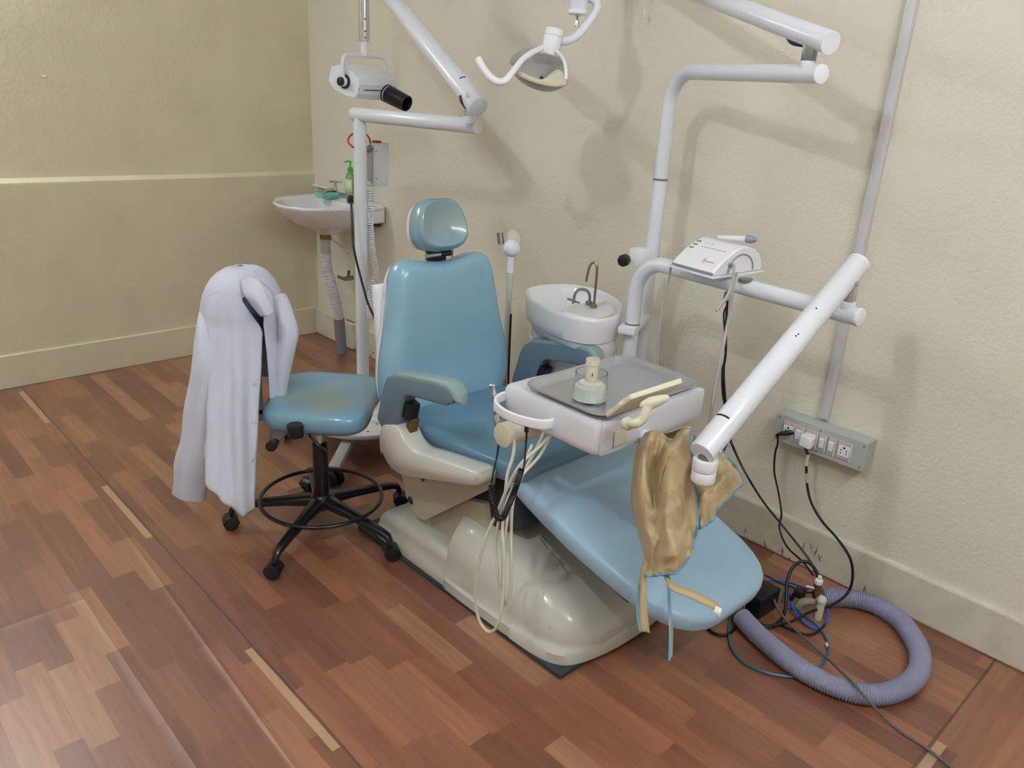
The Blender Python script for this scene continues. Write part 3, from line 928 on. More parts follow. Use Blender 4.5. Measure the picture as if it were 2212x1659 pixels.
MB().cyl(t2, t2 + Vector((0, 0, 0.010)), 0.012).tube([t2, t2 + Vector((0, 0, 0.030)), t2 + Vector((-0.008, -0.010, 0.048)), t2 + Vector((-0.024, -0.026, 0.050)), t2 + Vector((-0.034, -0.036, 0.035)), t2 + Vector((-0.037, -0.040, 0.0))], 0.0048, n=10).build('bowl_tap', DULL, sp)
MB().box(t2 + Vector((-0.045, -0.030, 0.006)), (0.06, 0.006, 0.006), 0.001, R=Matrix.Rotation(-0.1, 3, 'Z')).build('metal_strip', DULL, sp)

# globe-topped post
gp = thing('globe_post', (2.125, -0.415, 0.0), 'slim pale post topped by a round white globe between backrest and spittoon', 'post')
gx, gy = 2.125, -0.415
MB().cyl((gx, gy, 0.0), (gx, gy, 0.02), 0.07, bev=0.004).build('foot', WHITE2, gp)
MB().tube([(gx, gy, 0.015), (gx, gy, 0.86)], 0.0105, k=1, n=16).build('post', mat('pale_green_tube', (190, 198, 188), 0.35), gp)
MB().tube([(gx, gy, 0.855), (gx, gy, 0.915)], 0.0125, k=1, n=16).build('collar', WHITE2, gp)
MB().ball((gx, gy, 0.945), 0.031).build('globe', WHITE2, gp)
MB().cyl((gx - 0.004, gy + 0.01, 0.965), (gx - 0.05, gy + 0.055, 0.975), 0.028, n=20, bev=0.004).build('holder', mat('clear_holder', (215, 210, 195), 0.3), gp)
MB().cyl((gx - 0.035, gy - 0.02, 0.955), (gx - 0.045, gy - 0.02, 0.995), 0.012, n=14).build('grey_nozzle', DULL, gp)
MB().tube([(gx + 0.012, gy + 0.004, 0.70), (gx + 0.02, gy, 0.5), (gx + 0.03, gy, 0.25), (gx + 0.05, gy, 0.02)], 0.004, n=8).build('cable', BLACK, gp)


def V(*a):
    return Vector(a[0]) if len(a) == 1 else Vector(a)


# ------------------------------------------------------------------ mobile dental x-ray machine
xr = thing('dental_xray_machine', (1.412, -0.590, 0.0), 'white pole mounted dental x-ray machine with a black cone left of the chair', 'x-ray machine')
px_, py_ = 1.412, -0.590
m = MB()
m.stack([V(1.47 + 0.25 * math.cos(a), -0.63 + 0.25 * math.sin(a), 0.11) for a in [2 * PI * j / 48 for j in range(48)]], (0, 0, 1),
        [(0.02, 0), (0.99, 0), (1.0, 0.004), (1.0, 0.014), (0.99, 0.018), (0.02, 0.018)])
m.use(WHITE2)
base = m.build('base_disc', WHITE2, xr)
m = MB()
for x, y in ((1.651, -0.723, 0.128)[:2], (1.598, -0.749, 0.128)[:2], (1.636, -0.791, 0.128)[:2], (1.607, -0.799, 0.128)[:2], (1.567, -0.645, 0.128)[:2], (1.611, -0.651, 0.128)[:2]):
    m2 = MB().cyl((x, y, 0.1275), (x, y, 0.1288), 0.005, n=10).build('base_hole', PRINT, base)
MB().box(V((1.558, -0.622, 0.130)), (0.075, 0.10, 0.022), 0.003, R=Matrix.Rotation(0.5, 3, 'Z')).build('note_card', WHITE2, base)
m = MB()
c0 = V((1.545, -0.627, 0.141))
for r_ in range(2):
    for k in range(9):
        p = c0 + V(-0.006 + r_ * 0.026 + random.uniform(-0.002, 0.002), 0, 0) + V(0.5, 0.5, 0) * (k - 3.5) * 0.010
        m.box(p, (0.0022, random.uniform(0.004, 0.008), 0.0006), R=Matrix.Rotation(random.uniform(-0.9, 0.6), 3, 'Z'))
m.build('handwriting', PRINT, base, smooth=False)
for tx, ty, vis in ((1.765, -0.955, 1), (1.25, -0.90, 0), (1.68, -0.30, 0), (1.12, -0.25, 0)):
    a, b = V(px_, py_, 0.10), V(tx, ty, 0.070)
    d = (b - a)
    ang = math.atan2(d.y, d.x)
    lg = MB().box((a + b) / 2, (d.length, 0.045, 0.03), 0.004, R=Matrix.Rotation(ang, 3, 'Z') @ Matrix.Rotation(math.atan2(0.03, d.length), 3, 'Y')).build('leg', GREYPL, xr)
    MB().cyl(b + V(0, -0.028, -0.035), b + V(0, -0.008, -0.035), 0.034, bev=0.003).cyl(b + V(0, 0.008, -0.035), b + V(0, 0.028, -0.035), 0.034, bev=0.003).cyl(b + V(0, -0.012, -0.035), b + V(0, 0.012, -0.035), 0.02).cyl(b + V(0, 0, -0.03), b, 0.010).build('caster', BLACK, lg)
m = MB().tube([(px_, py_, 0.05), (px_, py_, 1.322)], 0.0262, k=1, n=28)
m.build('pole', WHITE, xr)
MB().tube([(px_, py_, 1.318), (px_, py_, 1.35)], 0.0225, k=1, n=28).build('pivot_neck', WHITE, xr)
ae = V(1.975, -0.498, 1.355)
a0 = V(px_, py_, 1.355)
dr = (ae - a0).normalized()
MB().cyl(a0 - dr * 0.035, ae + dr * 0.03, 0.0265, n=32, bev=0.004).build('horizontal_arm', WHITE, xr)
j0 = V((2.004, -0.537, 1.400))
MB().cyl(V(j0.x, j0.y, 1.365), V(j0.x, j0.y, 1.388), 0.018, n=20).build('joint_collar', WHITE, xr)
MB().cyl(V(j0.x, j0.y, 1.385), V(j0.x, j0.y, 1.45), 0.0155, n=20).build('chrome_joint', CHROME, xr)
s0, s1 = V((2.070, -0.550, 1.420)), V((1.306, -0.410, 1.825))
sd = (s1 - s0).normalized()
sa = MB().cyl(s0, s0 + sd * 0.95, 0.0345, n=32, bev=0.004).build('spring_arm', WHITE, xr)
q = V((2.021, -0.557, 1.443)) - cf * 0.034
MB().cyl(q, q - cf * 0.006, 0.006, n=12).build('pivot_screw', CHROME, sa)
q = V((1.993, -0.555, 1.499)) - cf * 0.034
MB().tube([q + cr * (-0.011) - cu * 0.004 + cf * 0.002, q + cu * 0.0, q + cr * 0.009 + cu * 0.001 + cf * 0.002], 0.0035, n=8, flat=0.5).build('slot', BLACK, sa)
MB().tube([V((2.001, -0.573, 1.452)), V((2.011, -0.573, 1.433)), V((2.009, -0.554, 1.416))], 0.006, n=8).build('inner_cable', mat('dark_red_cable', (90, 40, 40), 0.5), xr)
# head hanging in its yoke
hx, hy = 1.222, -0.440
hd0 = V(hx, hy, 1.62)
tp = s0 + sd * 0.95
MB().tube([tp, V(hx, hy, 1.93), V(hx, hy, 1.86)], 0.02, k=6).build('arm_elbow', WHITE, xr)
MB().tube([(hx, hy, 1.90), (hx, hy, 1.628)], 0.0215, k=1, n=28).build('chrome_tube', CHROME, xr)
for zz in (1.632, 1.655, 1.70):
    MB().cyl(V(hx, hy, zz) - cf * 0.0205 + cr * 0.008, V(hx, hy, zz) - cf * 0.0235 + cr * 0.008, 0.003, n=8).build('grub_screw', BLACK, xr)
MB().tube([(hx, hy, 1.635), (hx, hy, 1.572)], 0.0145, k=1, n=20).build('hanger_tube', WHITE, xr)
yl, yr = V((1.377, -0.656, 1.463)), V((1.318, -0.397, 1.487))
ax = (yr - yl)
yr.z = yl.z = (yl.z + yr.z) / 2
ax = (yr - yl).normalized()
up = V(0, 0, 1)
cd = up.cross(ax)
if cd.dot(cf) > 0:
    cd = -cd
ty = 1.572
mid = V(hx, hy, ty)
hl = 0.118
yk = MB().tube([mid - ax * hl * 0 - ax * (hl + 0.004) + up * (yl.z - ty), mid - ax * (hl + 0.004) + up * (-0.03), mid - ax * (hl - 0.008) + up * (-0.006), mid - ax * (hl - 0.035), mid,
                mid + ax * (hl - 0.035), mid + ax * (hl - 0.008) + up * (-0.006), mid + ax * (hl + 0.004) + up * (-0.03), mid + ax * (hl + 0.004) + up * (yl.z - ty)], 0.0072, n=12, k=6)
yk.build('yoke', WHITE, xr)
hc = mid + up * (yl.z - ty) + up * (-0.004)
tl = 0.30
cdd = (cd * math.cos(tl) - up * math.sin(tl)).normalized()
cup = ax.cross(cdd)
if cup.z < 0:
    cup = -cup
m = MB()
sec = [(-0.112, 0.60), (-0.109, 0.66), (-0.104, 0.70), (-0.03, 0.96), (0.02, 1.0), (0.085, 1.0), (0.104, 0.86), (0.110, 0.70), (0.112, 0.5)]
rings = []
for u_, s in sec:
    o8 = [(0.085, 0.018), (0.075, 0.042), (0.02, 0.056), (-0.06, 0.054), (-0.10, 0.03), (-0.10, -0.03), (-0.06, -0.054), (0.02, -0.056), (0.075, -0.045), (0.085, -0.022)]
    s_ = min(1.0, 0.72 + 0.28 * s)
    rings.append([hc + ax * u_ + cdd * (a * s_) + cup * (b * s_) for a, b in o8])
hd = m.loft(rings).build('tube_head', WHITE, xr, ang=22)
m = MB()
o8 = [(0.0862, 0.0), (0.0862, -0.003)]
m.box(hc + cdd * 0.0855 - cup * 0.002, (0.17, 0.0025, 0.0025), R=Matrix((ax, cdd, cup)).transposed())
m.box(hc - ax * 0.110 - cup * 0.002 + cdd * 0.02, (0.003, 0.12, 0.0025), R=Matrix((ax, cdd, cup)).transposed())
m.build('seam_line', BLACK, hd)
k0 = hc - ax * 0.108
MB().cyl(k0, k0 - ax * 0.010, 0.028, n=28, bev=0.002).build('angle_scale', BLACKM, hd)
MB().cyl(k0 - ax * 0.008, k0 - ax * 0.026, 0.019, n=24).build('pivot_hub', WHITE2, hd)
MB().cyl(k0 - ax * 0.024, k0 - ax * 0.034, 0.0175, n=24, bev=0.002).build('pivot_knob', BLACK, hd)
cc = hc + ax * 0.045 + cdd * 0.080 - cup * 0.012
MB().lathe(cc, cdd, [(0.0, 0.0), (0.036, 0.0), (0.036, 0.006), (0.033, 0.008), (0.033, 0.018)], cap=False).build('cone_ring', WHITE2, hd)
MB().lathe(cc, cdd, [(0.034, 0.005), (0.0365, 0.006), (0.0365, 0.011), (0.034, 0.012)]).build('cone_gasket', BLACK, hd)
MB().lathe(cc, cdd, [(0.029, 0.016), (0.034, 0.017), (0.036, 0.03), (0.033, 0.11), (0.032, 0.122), (0.027, 0.122), (0.025, 0.10), (0.01, 0.03), (0.001, 0.028)]).build('black_cone', BLACK, hd)
# control box clamped behind the pole
bb = [V((1.357, -0.492, 1.240)), V((1.366, -0.421, 1.240)), V((1.347, -0.408, 1.073)), V((1.338, -0.480, 1.071))]
ctr = sum(bb, V(0, 0, 0)) / 4
ex_ = (bb[1] - bb[0]); ex_.z = 0
ew = ex_.length; ex_.normalize()
ey_ = V(0, 0, 1).cross(ex_)
if ey_.dot(cf) < 0:
    ey_ = -ey_
Rb = Matrix((ex_, ey_, V(0, 0, 1))).transposed()
cb = MB().box(ctr + ey_ * 0.04, (0.072, 0.085, 0.172), 0.003, R=Rb).build('control_box', mat('pale_grey_box', (212, 212, 216), 0.5), xr, ang=20)
for zz in (0.055, -0.055):
    MB().cyl(ctr + V(0, 0, zz) - ey_ * 0.002 - ex_ * 0.024, ctr + V(0, 0, zz) - ey_ * 0.006 - ex_ * 0.024, 0.003, n=8).build('screw', DULL, cb)
MB().box(ctr + V(0, 0, 0.0) + ey_ * 0.02 - ex_ * 0.050, (0.03, 0.03, 0.13), 0.003, R=Rb).build('clamp_bracket', GREYPL, xr)
MB().box(ctr + V(0, 0, 0.09) + ey_ * 0.02 - ex_ * 0.01, (0.03, 0.03, 0.012), 0.003, R=Rb).build('top_switch', RED, cb)
MB().cyl(V((1.363, -0.520, 1.231)), V((1.377, -0.515, 1.215)), 0.016, n=8, bev=0.003).build('grey_knob', DULL, cb)
MB().tube([V((1.412, -0.623, 1.233)), V((1.377, -0.620, 1.248)), V((1.336, -0.593, 1.262)), V((1.291, -0.541, 1.274)), V((1.301, -0.499, 1.277)), V((1.337, -0.499, 1.263)), V((1.349, -0.500, 1.241))], 0.0042, n=8).build('red_wire', RED, xr)


def coil(p0, p1, r, pitch, wr, bulge=None, n=8):
    """helix along a path"""
    P = catmull(p0, 12) if p1 is None else [V(p0), V(p1)]
    L = [0.0]
    for a, b in zip(P, P[1:]):
        L.append(L[-1] + (b - a).length)
    tot = L[-1]
    N_ = int(tot / pitch * 12)
    out, i = [], 0
    u = None
    for k in range(N_ + 1):
        s = tot * k / N_
        while i < len(L) - 2 and L[i + 1] < s:
            i += 1
        t = (s - L[i]) / max(L[i + 1] - L[i], 1e-9)
        p = P[i].lerp(P[i + 1], t)
        T = (P[i + 1] - P[i]).normalized()
        if u is None:
            u = rot_basis(T)[0]
        u = (u - T * u.dot(T)).normalized()
        v = T.cross(u)
        a = 2 * PI * k / 12
        out.append(p + (u * math.cos(a) + v * math.sin(a)) * r)
    return MB().tube(out, wr, n=6, k=1)


coil([(1.397, -0.540, 1.074), (1.425, -0.555, 0.995), (1.428, -0.556, 0.901), (1.447, -0.556, 0.809), (1.454, -0.547, 0.728), (1.459, -0.570, 0.676), (1.468, -0.590, 0.622), (1.477, -0.592, 0.544)], None, 0.011, 0.0095, 0.0028).build('coiled_cord', WHITE2, xr)
MB().tube([(1.402, -0.535, 1.074), (1.412, -0.544, 1.039), (1.434, -0.550, 0.958), (1.437, -0.542, 0.825), (1.459, -0.540, 0.732), (1.461, -0.560, 0.691), (1.471, -0.591, 0.672)], 0.0026, n=6).build('straight_cord', WHITE2, xr)
MB().tube([(1.463, -0.669, 1.052), (1.476, -0.674, 1.018), (1.502, -0.688, 0.942), (1.526, -0.700, 0.875), (1.579, -0.715, 0.804), (1.634, -0.726, 0.734), (1.682, -0.737, 0.682), (1.745, -0.738, 0.615), (1.822, -0.738, 0.525), (1.86, -0.66, 0.22), (1.90, -0.60, 0.04), (1.80, -0.50, 0.006), (1.60, -0.42, 0.006)], 0.0046, n=8).build('black_cable', BLACK, xr)
MB().box((1.465, -0.671, 1.043), (0.018, 0.018, 0.03), 0.004).build('cable_clip', BLACK, xr)

# ------------------------------------------------------------------ operating light on the rear pole
ol_ = thing('operating_light', (2.595, -0.213, 0.0), 'dental operating light hanging from a tall bent white pole by the back wall', 'lamp')
RX, RY, TZ = 2.595, -0.213, 1.562
te = V(3.172, -0.424, 1.562)
td = (te - V(RX, RY, TZ)).normalized()
MB().tube([(RX, RY, 0.0), (RX, RY, 1.235)], 0.0228, k=1, n=28).build('pole', WHITE, ol_)
MB().tube([(RX, RY, 1.232), (RX, RY, 1.239)], 0.0232, k=1, n=28).build('joint_line', DULL, ol_)
bend = [V(RX, RY, 1.238), V(RX, RY, 1.40), V(RX, RY, 1.46)]
for i in range(1, 8):
    a = PI / 2 * i / 8
    bend.append(V(RX, RY, 1.46) + td * (0.102 * (1 - math.cos(a))) + V(0, 0, 0.102 * math.sin(a)))
bend += [V(RX, RY, TZ) + td * 0.102, V(RX, RY, TZ) + td * 0.2, te + td * 0.02]
MB().tube(bend, 0.0225, k=3, n=28).build('bent_arm', WHITE, ol_)
MB().cyl(te + td * 0.018, te + td * 0.024, 0.0232, n=28, bev=0.001).build('end_cap', WHITE2, ol_)
m = MB()
for z, dx, s in ((1.385, 0.004, 0.006), (1.30, 0.010, 0.004), (1.31, 0.011, 0.004), (1.32, 0.011, 0.005), (1.328, 0.012, 0.004), (1.338, 0.013, 0.005), (1.348, 0.014, 0.004), (1.14, 0.006, 0.003), (1.133, 0.008, 0.003), (1.10, 0.0, 0.0025), (0.985, -0.004, 0.003)):
    c = V(RX, RY, z) + cr * dx - cf * math.sqrt(0.0226 ** 2 - dx ** 2)
    nn = (c - V(RX, RY, z)).normalized()
    MBs = MB().cyl(c - nn * 0.0006, c + nn * 0.0004, s * 0.45, n=6)
    MBs.build('paint_chip', BLACK, ol_, smooth=False)
pj = te - td * 0.03
MB().cyl(pj + V(0, 0, 0.012), pj + V(0, 0, 0.030), 0.019, n=24, bev=0.002).build('arm_collar', WHITE, ol_)
MB().box(pj + V(0, 0, 0.048), (0.030, 0.024, 0.045), 0.002).build('steel_lug', DULL, ol_)
l0, l1 = V((3.203, -0.436, 1.632)), V((2.618, -0.185, 1.788))
ld = (l1 - l0).normalized()
la = MB().cyl(l0, l0 + ld * 0.95, 0.0262, n=32, bev=0.002).build('spring_arm', WHITE, ol_)
MB().cyl(l0 - ld * 0.003, l0 + ld * 0.001, 0.0266, n=32).build('arm_cap', WHITE2, la)
q = V((3.146, -0.416, 1.634)) - cf * 0.024
MB().cyl(q, q - cf * 0.008, 0.0075, n=16, bev=0.001).build('pivot_screw', CHROME, la)
MB().tube([(3.052, -0.367, 1.649), (3.076, -0.381, 1.635), (3.107, -0.383, 1.630)], 0.006, n=8).build('blue_wire', mat('dark_blue_wire', (35, 35, 90), 0.4), la)
MB().box(V((3.190, -0.432, 1.608)), (0.016, 0.012, 0.012), 0.002).build('arm_tab', WHITE2, la)
# drop to the lamp
far = l0 + ld * 0.95
hcx = V((2.383, -0.440, 1.764))
MB().tube([far, far + ld * 0.03 + V(0, 0, 0.0), V(hcx.x, hcx.y, hcx.z + 0.20), V(hcx.x, hcx.y, hcx.z + 0.05)], 0.017, n=20).build('drop_tube', WHITE, ol_)
cy0, cy1 = V((2.400, -0.456, 1.704)), V(hcx.x, hcx.y, hcx.z + 0.06)
cy1 = V(cy0.x, cy0.y, cy0.z + 0.11)
hb = MB().cyl(cy0, cy1, 0.0285, n=28, bev=0.003).build('swivel_housing', WHITE, ol_)
MB().cyl(cy0 + V(0, 0, 0.004), cy0 + V(0, 0, 0.014), 0.030, n=28).build('housing_ring', WHITE2, hb)
MB().lathe(cy0, (0, 0, -1), [(0.009, -0.002), (0.009, 0.003), (0.004, 0.006), (0.003, 0.01), (0.006, 0.016), (0.006, 0.035), (0.0, 0.036)]).build('chrome_tip', CHROME, hb)
MB().tube([(2.408, -0.421, 1.754), (2.426, -0.407, 1.743), (2.434, -0.412, 1.720), (2.429, -0.436, 1.685), (2.419, -0.466, 1.649), (2.411, -0.500, 1.630), (2.397, -0.532, 1.624)], 0.0125, n=18).build('curved_tube', WHITE, ol_)
b0, b1 = V((2.396, -0.576, 1.658)), V((2.418, -0.565, 1.581))
b1 = V((2.393, -0.559, 1.583)); b0 = V((2.396, -0.545, 1.658))
bd = (b1 - b0).normalized()
lh = MB().cyl(b0, b1, 0.0275, n=30, bev=0.003).build('lamp_body', WHITE2, ol_)
MB().cyl(b0 + bd * 0.020, b0 + bd * 0.0215, 0.0279, n=30).build('body_seam', GREYPL, lh)
for k in (-1, 0, 1):
    MB().box(b0 - bd * 0.0005 + cr * 0.010 * k, (0.006, 0.002, 0.001)).build('vent_slot', BLACK, lh)
# reflector: curved dish, open side facing down to the patient
rn_ = (-cf * 0.55 - cu * 0.75 - cr * 0.15).normalized()
ro = [(2.343, -0.675, 1.550), (2.314, -0.626, 1.581), (2.313, -0.572, 1.599), (2.328, -0.524, 1.601), (2.363, -0.497, 1.585), (2.406, -0.501, 1.551), (2.451, -0.533, 1.520), (2.490, -0.580, 1.502), (2.496, -0.639, 1.496), (2.476, -0.685, 1.503), (2.423, -0.700, 1.521)]
ro = catmull(ro, 5, True)
rc = sum(ro, Vector()) / len(ro)
n_ = Vector()
for i in range(len(ro)):
    n_ += (ro[i] - rc).cross(ro[(i + 1) % len(ro)] - rc)
n_.normalize()
if n_.dot(cf) > 0:
    n_ = -n_
rf = MB().stack(ro, n_, [(0.02, -0.050), (0.35, -0.046), (0.7, -0.032), (0.93, -0.008), (1.0, 0.004), (0.985, 0.006), (0.90, -0.004), (0.68, -0.026), (0.35, -0.039), (0.02, -0.043)], ctr=rc).build('reflector', REFL, ol_, ang=60)
ba = [p for p in ro]
strip = [(2.364, -0.692, 1.548), (2.428, -0.705, 1.530), (2.467, -0.695, 1.517), (2.484, -0.672, 1.513), (2.488, -0.643, 1.531), (2.487, -0.615, 1.541), (2.496, -0.591, 1.526), (2.515, -0.607, 1.504), (2.510, -0.653, 1.498), (2.487, -0.696, 1.504), (2.439, -0.715, 1.520)]
MB().poly(catmull(strip, 4, True), n_ * 0.004).build('lens_cover', LENS, rf, smooth=False)
q = V((2.465, -0.656, 1.523))
MB().ball(q - n_ * 0.004, 0.006).build('bulb', mat('dark_bulb', (40, 50, 60), 0.3), rf)
MB().tube([(2.410, -0.608, 1.601), (2.418, -0.654, 1.586), (2.428, -0.702, 1.564), (2.436, -0.740, 1.535), (2.437, -0.768, 1.509), (2.424, -0.785, 1.502), (2.406, -0.799, 1.512), (2.386, -0.809, 1.533), (2.365, -0.815, 1.560)], lambda u: 0.0088 + 0.002 * min(1, max(0, (u - 0.3) * 2.5)), n=16).build('handle', WHITE2, ol_)
MB().tube([(2.427, -0.563, 1.596), (2.457, -0.571, 1.582), (2.485, -0.584, 1.559), (2.503, -0.596, 1.534), (2.507, -0.599, 1.519)], 0.0055, n=12, flat=0.6).build('side_bracket', WHITE2, ol_)
# knob clamp on the pole
kz = 1.0
pb = V(RX, RY, 0.985)
k1 = MB().box(pb - cr * 0.018 - V(0.0, 0.02, 0), (0.055, 0.07, 0.055), 0.002).build('pole_clamp', WHITE2, ol_)
MB().box(pb + cr * 0.036 + V(0, 0.01, 0.01), (0.016, 0.05, 0.052), 0.002).build('clamp_plate', CREAM, k1)
kk = pb - cr * 0.045 - V(0.0, 0.065, 0.006)
MB().cyl(kk, kk + V(0.012, -0.028, 0).normalized() * 0.03, 0.0205, n=8, bev=0.003).build('clamp_knob', BLACK, k1)

# ------------------------------------------------------------------ instrument unit on the front pole
iu = thing('instrument_unit', (2.657, -0.357, 0.0), 'white instrument tray unit on a jointed arm from the front pole over the chair', 'dental unit')
FX, FY_, AZ = 2.657, -0.357, 1.0
MB().tube([(FX, FY_, 0.0), (FX, FY_, 0.765)], 0.0235, k=1, n=28).build('pole', WHITE, iu)
cl = MB().box(((FX + RX) / 2 + 0.005, (FY_ + RY) / 2 - 0.02, 0.775), (0.055, 0.235, 0.022), 0.002, R=Matrix.Rotation(math.atan2(FX - RX, -(FY_ - RY)) , 3, 'Z')).build('pole_link', WHITE2, iu)
MB().tube([(FX, FY_, 0.785), (FX, FY_, 0.789)], 0.0245, k=1, n=28).build('joint_line', BLACK, iu)
fe = V(3.385, -0.412, 1.0)
fd = (fe - V(FX, FY_, AZ)).normalized()
bend = [V(FX, FY_, 0.787), V(FX, FY_, 0.86), V(FX, FY_, 0.895)]
for i in range(1, 8):
    a = PI / 2 * i / 8
    bend.append(V(FX, FY_, 0.895) + fd * (0.105 * (1 - math.cos(a))) + V(0, 0, 0.105 * math.sin(a)))
bend += [V(FX, FY_, AZ) + fd * 0.105, V(FX, FY_, AZ) + fd * 0.25, fe + fd * 0.015]
MB().tube(bend, 0.0235, k=3, n=28).build('bent_arm', WHITE, iu)
MB().cyl(fe + fd * 0.012, fe + fd * 0.020, 0.0242, n=28, bev=0.002).build('end_cap', WHITE2, iu)
for px2, py2 in ((2.720, -0.398, 0.978)[:2],):
    pass
jt = fe - fd * 0.022
MB().cyl(jt + V(0, 0, 0.012), jt + V(0, 0, 0.032), 0.020, n=24, bev=0.002).build('arm_collar', WHITE, iu)
MB().cyl(jt + V(0, 0, 0.028), jt + V(0, 0, 0.10), 0.013, n=20).build('chrome_joint', CHROME, iu)
u0, u1 = V(3.355, -0.382, 1.124), V(3.372, -1.010, 0.783)
ud = (u1 - u0).normalized()
us = MB().cyl(u0, u1, 0.0292, n=36, bev=0.003).build('spring_arm', WHITE, iu)
MB().cyl(u0 - ud * 0.002, u0 + ud * 0.003, 0.0296, n=36).build('arm_cap', WHITE2, us)
q = u1 - ud * 0.095
sidev = ud.cross(V(1, 0, 0)).normalized()
sl = []
for i in range(9):
    a = math.radians(62 + 62 * i / 8)
    e_a, e_b = V(1, 0, 0), sidev if sidev.z > 0 else -sidev
    sl.append(q + (e_a * math.cos(a) + e_b * math.sin(a)) * 0.0288)
MB().tube(sl, 0.0026, n=8, k=2).build('slot', BLACK, us)
for pxx in ((0.14, 0.3), (0.20, 0.1), (0.205, 0.16)):
    a = math.radians(70)
    c = u0 + ud * pxx[0] * 1.6 + (V(1, 0, 0) * math.cos(1.0 + pxx[1]) + (sidev if sidev.z > 0 else -sidev) * math.sin(1.0 + pxx[1])) * 0.0288
    nn = (c - (u0 + ud * pxx[0] * 1.6)).normalized()
    MB().cyl(c - nn * 0.001, c + nn * 0.0008, 0.0024, n=6).build('paint_chip', BLACK, us, smooth=False)
MB().cyl(u1 - ud * 0.03 + V(0.026, 0, -0.006), u1 - ud * 0.03 + V(0.034, 0, -0.006), 0.005, n=12).build('pivot_screw', CHROME, us)
MB().cyl(u0 + ud * 0.07 + V(0.027, 0, -0.004), u0 + ud * 0.07 + V(0.036, 0, -0.004), 0.006, n=12).build('pivot_screw', CHROME, us)
lj = V(3.374, -0.992, 0.0)
MB().cyl(lj + V(0, 0, 0.725), lj + V(0, 0, 0.785), 0.018, n=20).build('joint_pin', DULL, iu)
MB().cyl(lj + V(0, 0, 0.742), lj + V(0, 0, 0.768), 0.0275, n=32, bev=0.002).build('joint_ring', WHITE2, iu)
MB().cyl(lj + V(0, 0, 0.714), lj + V(0, 0, 0.741), 0.0265, n=32, bev=0.003).build('joint_cup', WHITE2, iu)
MB().tube([V(3.374, -0.972, 0.770), V(3.33, -0.950, 0.757), V(3.26, -0.93, 0.734), V(3.18, -0.91, 0.716), V(3.08, -0.90, 0.712)], 0.016, n=20).build('tray_arm', WHITE, iu)
# tray body
m = MB()
o_ = [V(3.145, -0.70, 0), V(3.143, -1.03, 0), V(3.135, -1.06, 0), V(3.105, -1.072, 0), V(2.99, -1.072, 0), V(2.84, -1.072, 0), V(2.805, -1.055, 0), V(2.800, -1.02, 0), V(2.805, -0.93, 0), V(2.85, -0.84, 0), V(2.862, -0.80, 0), V(2.865, -0.69, 0), V(2.885, -0.668, 0), V(3.12, -0.668, 0)]
o_ = catmull(o_, 4, True)
oc = V(3.0, -0.87, 0)
rings = []
for s, z in ((0.90, 0.694), (0.955, 0.695), (0.982, 0.702), (0.992, 0.715), (1.0, 0.765), (0.997, 0.776), (0.985, 0.783), (0.95, 0.785), (0.3, 0.785)):
    r_ = []
    for p in o_:
        q = oc + (p - oc) * s
        zz = z
        if z > 0.74:
            zz -= max(0.0, (2.875 - q.x)) * 0.16
        if z < 0.72:
            zz += max(0.0, (2.95 - q.x)) * 0.12
        r_.append(V(q.x, q.y, zz))
    rings.append(r_)
tb = m.loft(rings).build('tray_body', WHITE, iu, ang=50)
ha = [V(2.812, -1.040, 0.745), V(2.812, -1.085, 0.744), V(2.835, -1.118, 0.742), V(2.88, -1.134, 0.740), V(2.93, -1.130, 0.738), V(2.975, -1.108, 0.736), V(2.990, -1.085, 0.735), V(2.992, -1.066, 0.735)]
P = catmull(ha, 5)
rings = []
for i, p in enumerate(P):
    T = (P[min(i + 1, len(P) - 1)] - P[max(i - 1, 0)]).normalized()
    s_ = T.cross(V(0, 0, 1)).normalized()
    rings.append(sring(p, s_ * 0.0045, V(0, 0, 0.0125), 5, 16))
MB().loft(rings).build('holder_handle', WHITE2, tb, ang=50)
cz0, cz1 = V(2.858, -1.112, 0.662), V(2.862, -0.80, 0.662)
MB().cyl(cz0, cz1, 0.0325, n=36, bev=0.003).build('handpiece_rest', CREAM, tb)
MB().box(V(3.147, -1.00, 0.735), (0.003, 0.045, 0.040), 0.001).build('viewer_plate', CREAM, tb)
# film viewer panel on a ball jointed bracket
A_, B_, C_ = V((3.156, -1.071, 0.806)), V((3.223, -1.079, 0.875)), V((3.297, -1.002, 0.920))
e1 = (C_ - B_); e2 = (A_ - B_); e2 = e2 - e1 * (e2.dot(e1) / e1.length_squared)
nv = e1.cross(e2).normalized()
if nv.z < 0:
    nv = -nv
vp = MB().poly([A_, B_, C_, C_ + (A_ - B_)], nv * 0.013, bev=0.002).build('viewer_panel', CREAM, iu, ang=40)
MB().box(A_.lerp(B_, 0.66) + nv * 0.0065 - e1.normalized() * 0.001, (0.005, 0.014, 0.007), 0.001).build('rocker', WHITE2, vp)
pc = V((3.268, -1.054, 0.879))
MB().loft([sring(pc + e1.normalized() * d_, nv.cross(e1).normalized() * r_, nv * (r_ * 0.9), 2, 20) for d_, r_ in ((-0.034, 0.004), (-0.028, 0.010), (-0.01, 0.015), (0.01, 0.013), (0.026, 0.009), (0.032, 0.003))]).build('panel_clip', CREAM, vp)
MB().tube([(3.260, -1.069, 0.869), (3.261, -1.074, 0.854), (3.257, -1.079, 0.839), (3.247, -1.087, 0.829), (3.226, -1.082, 0.822)], 0.0108, n=16).build('panel_stem', CREAM, vp)
MB().ball((3.222, -1.080, 0.818), 0.0155).build('ball_joint', CREAM, tb)

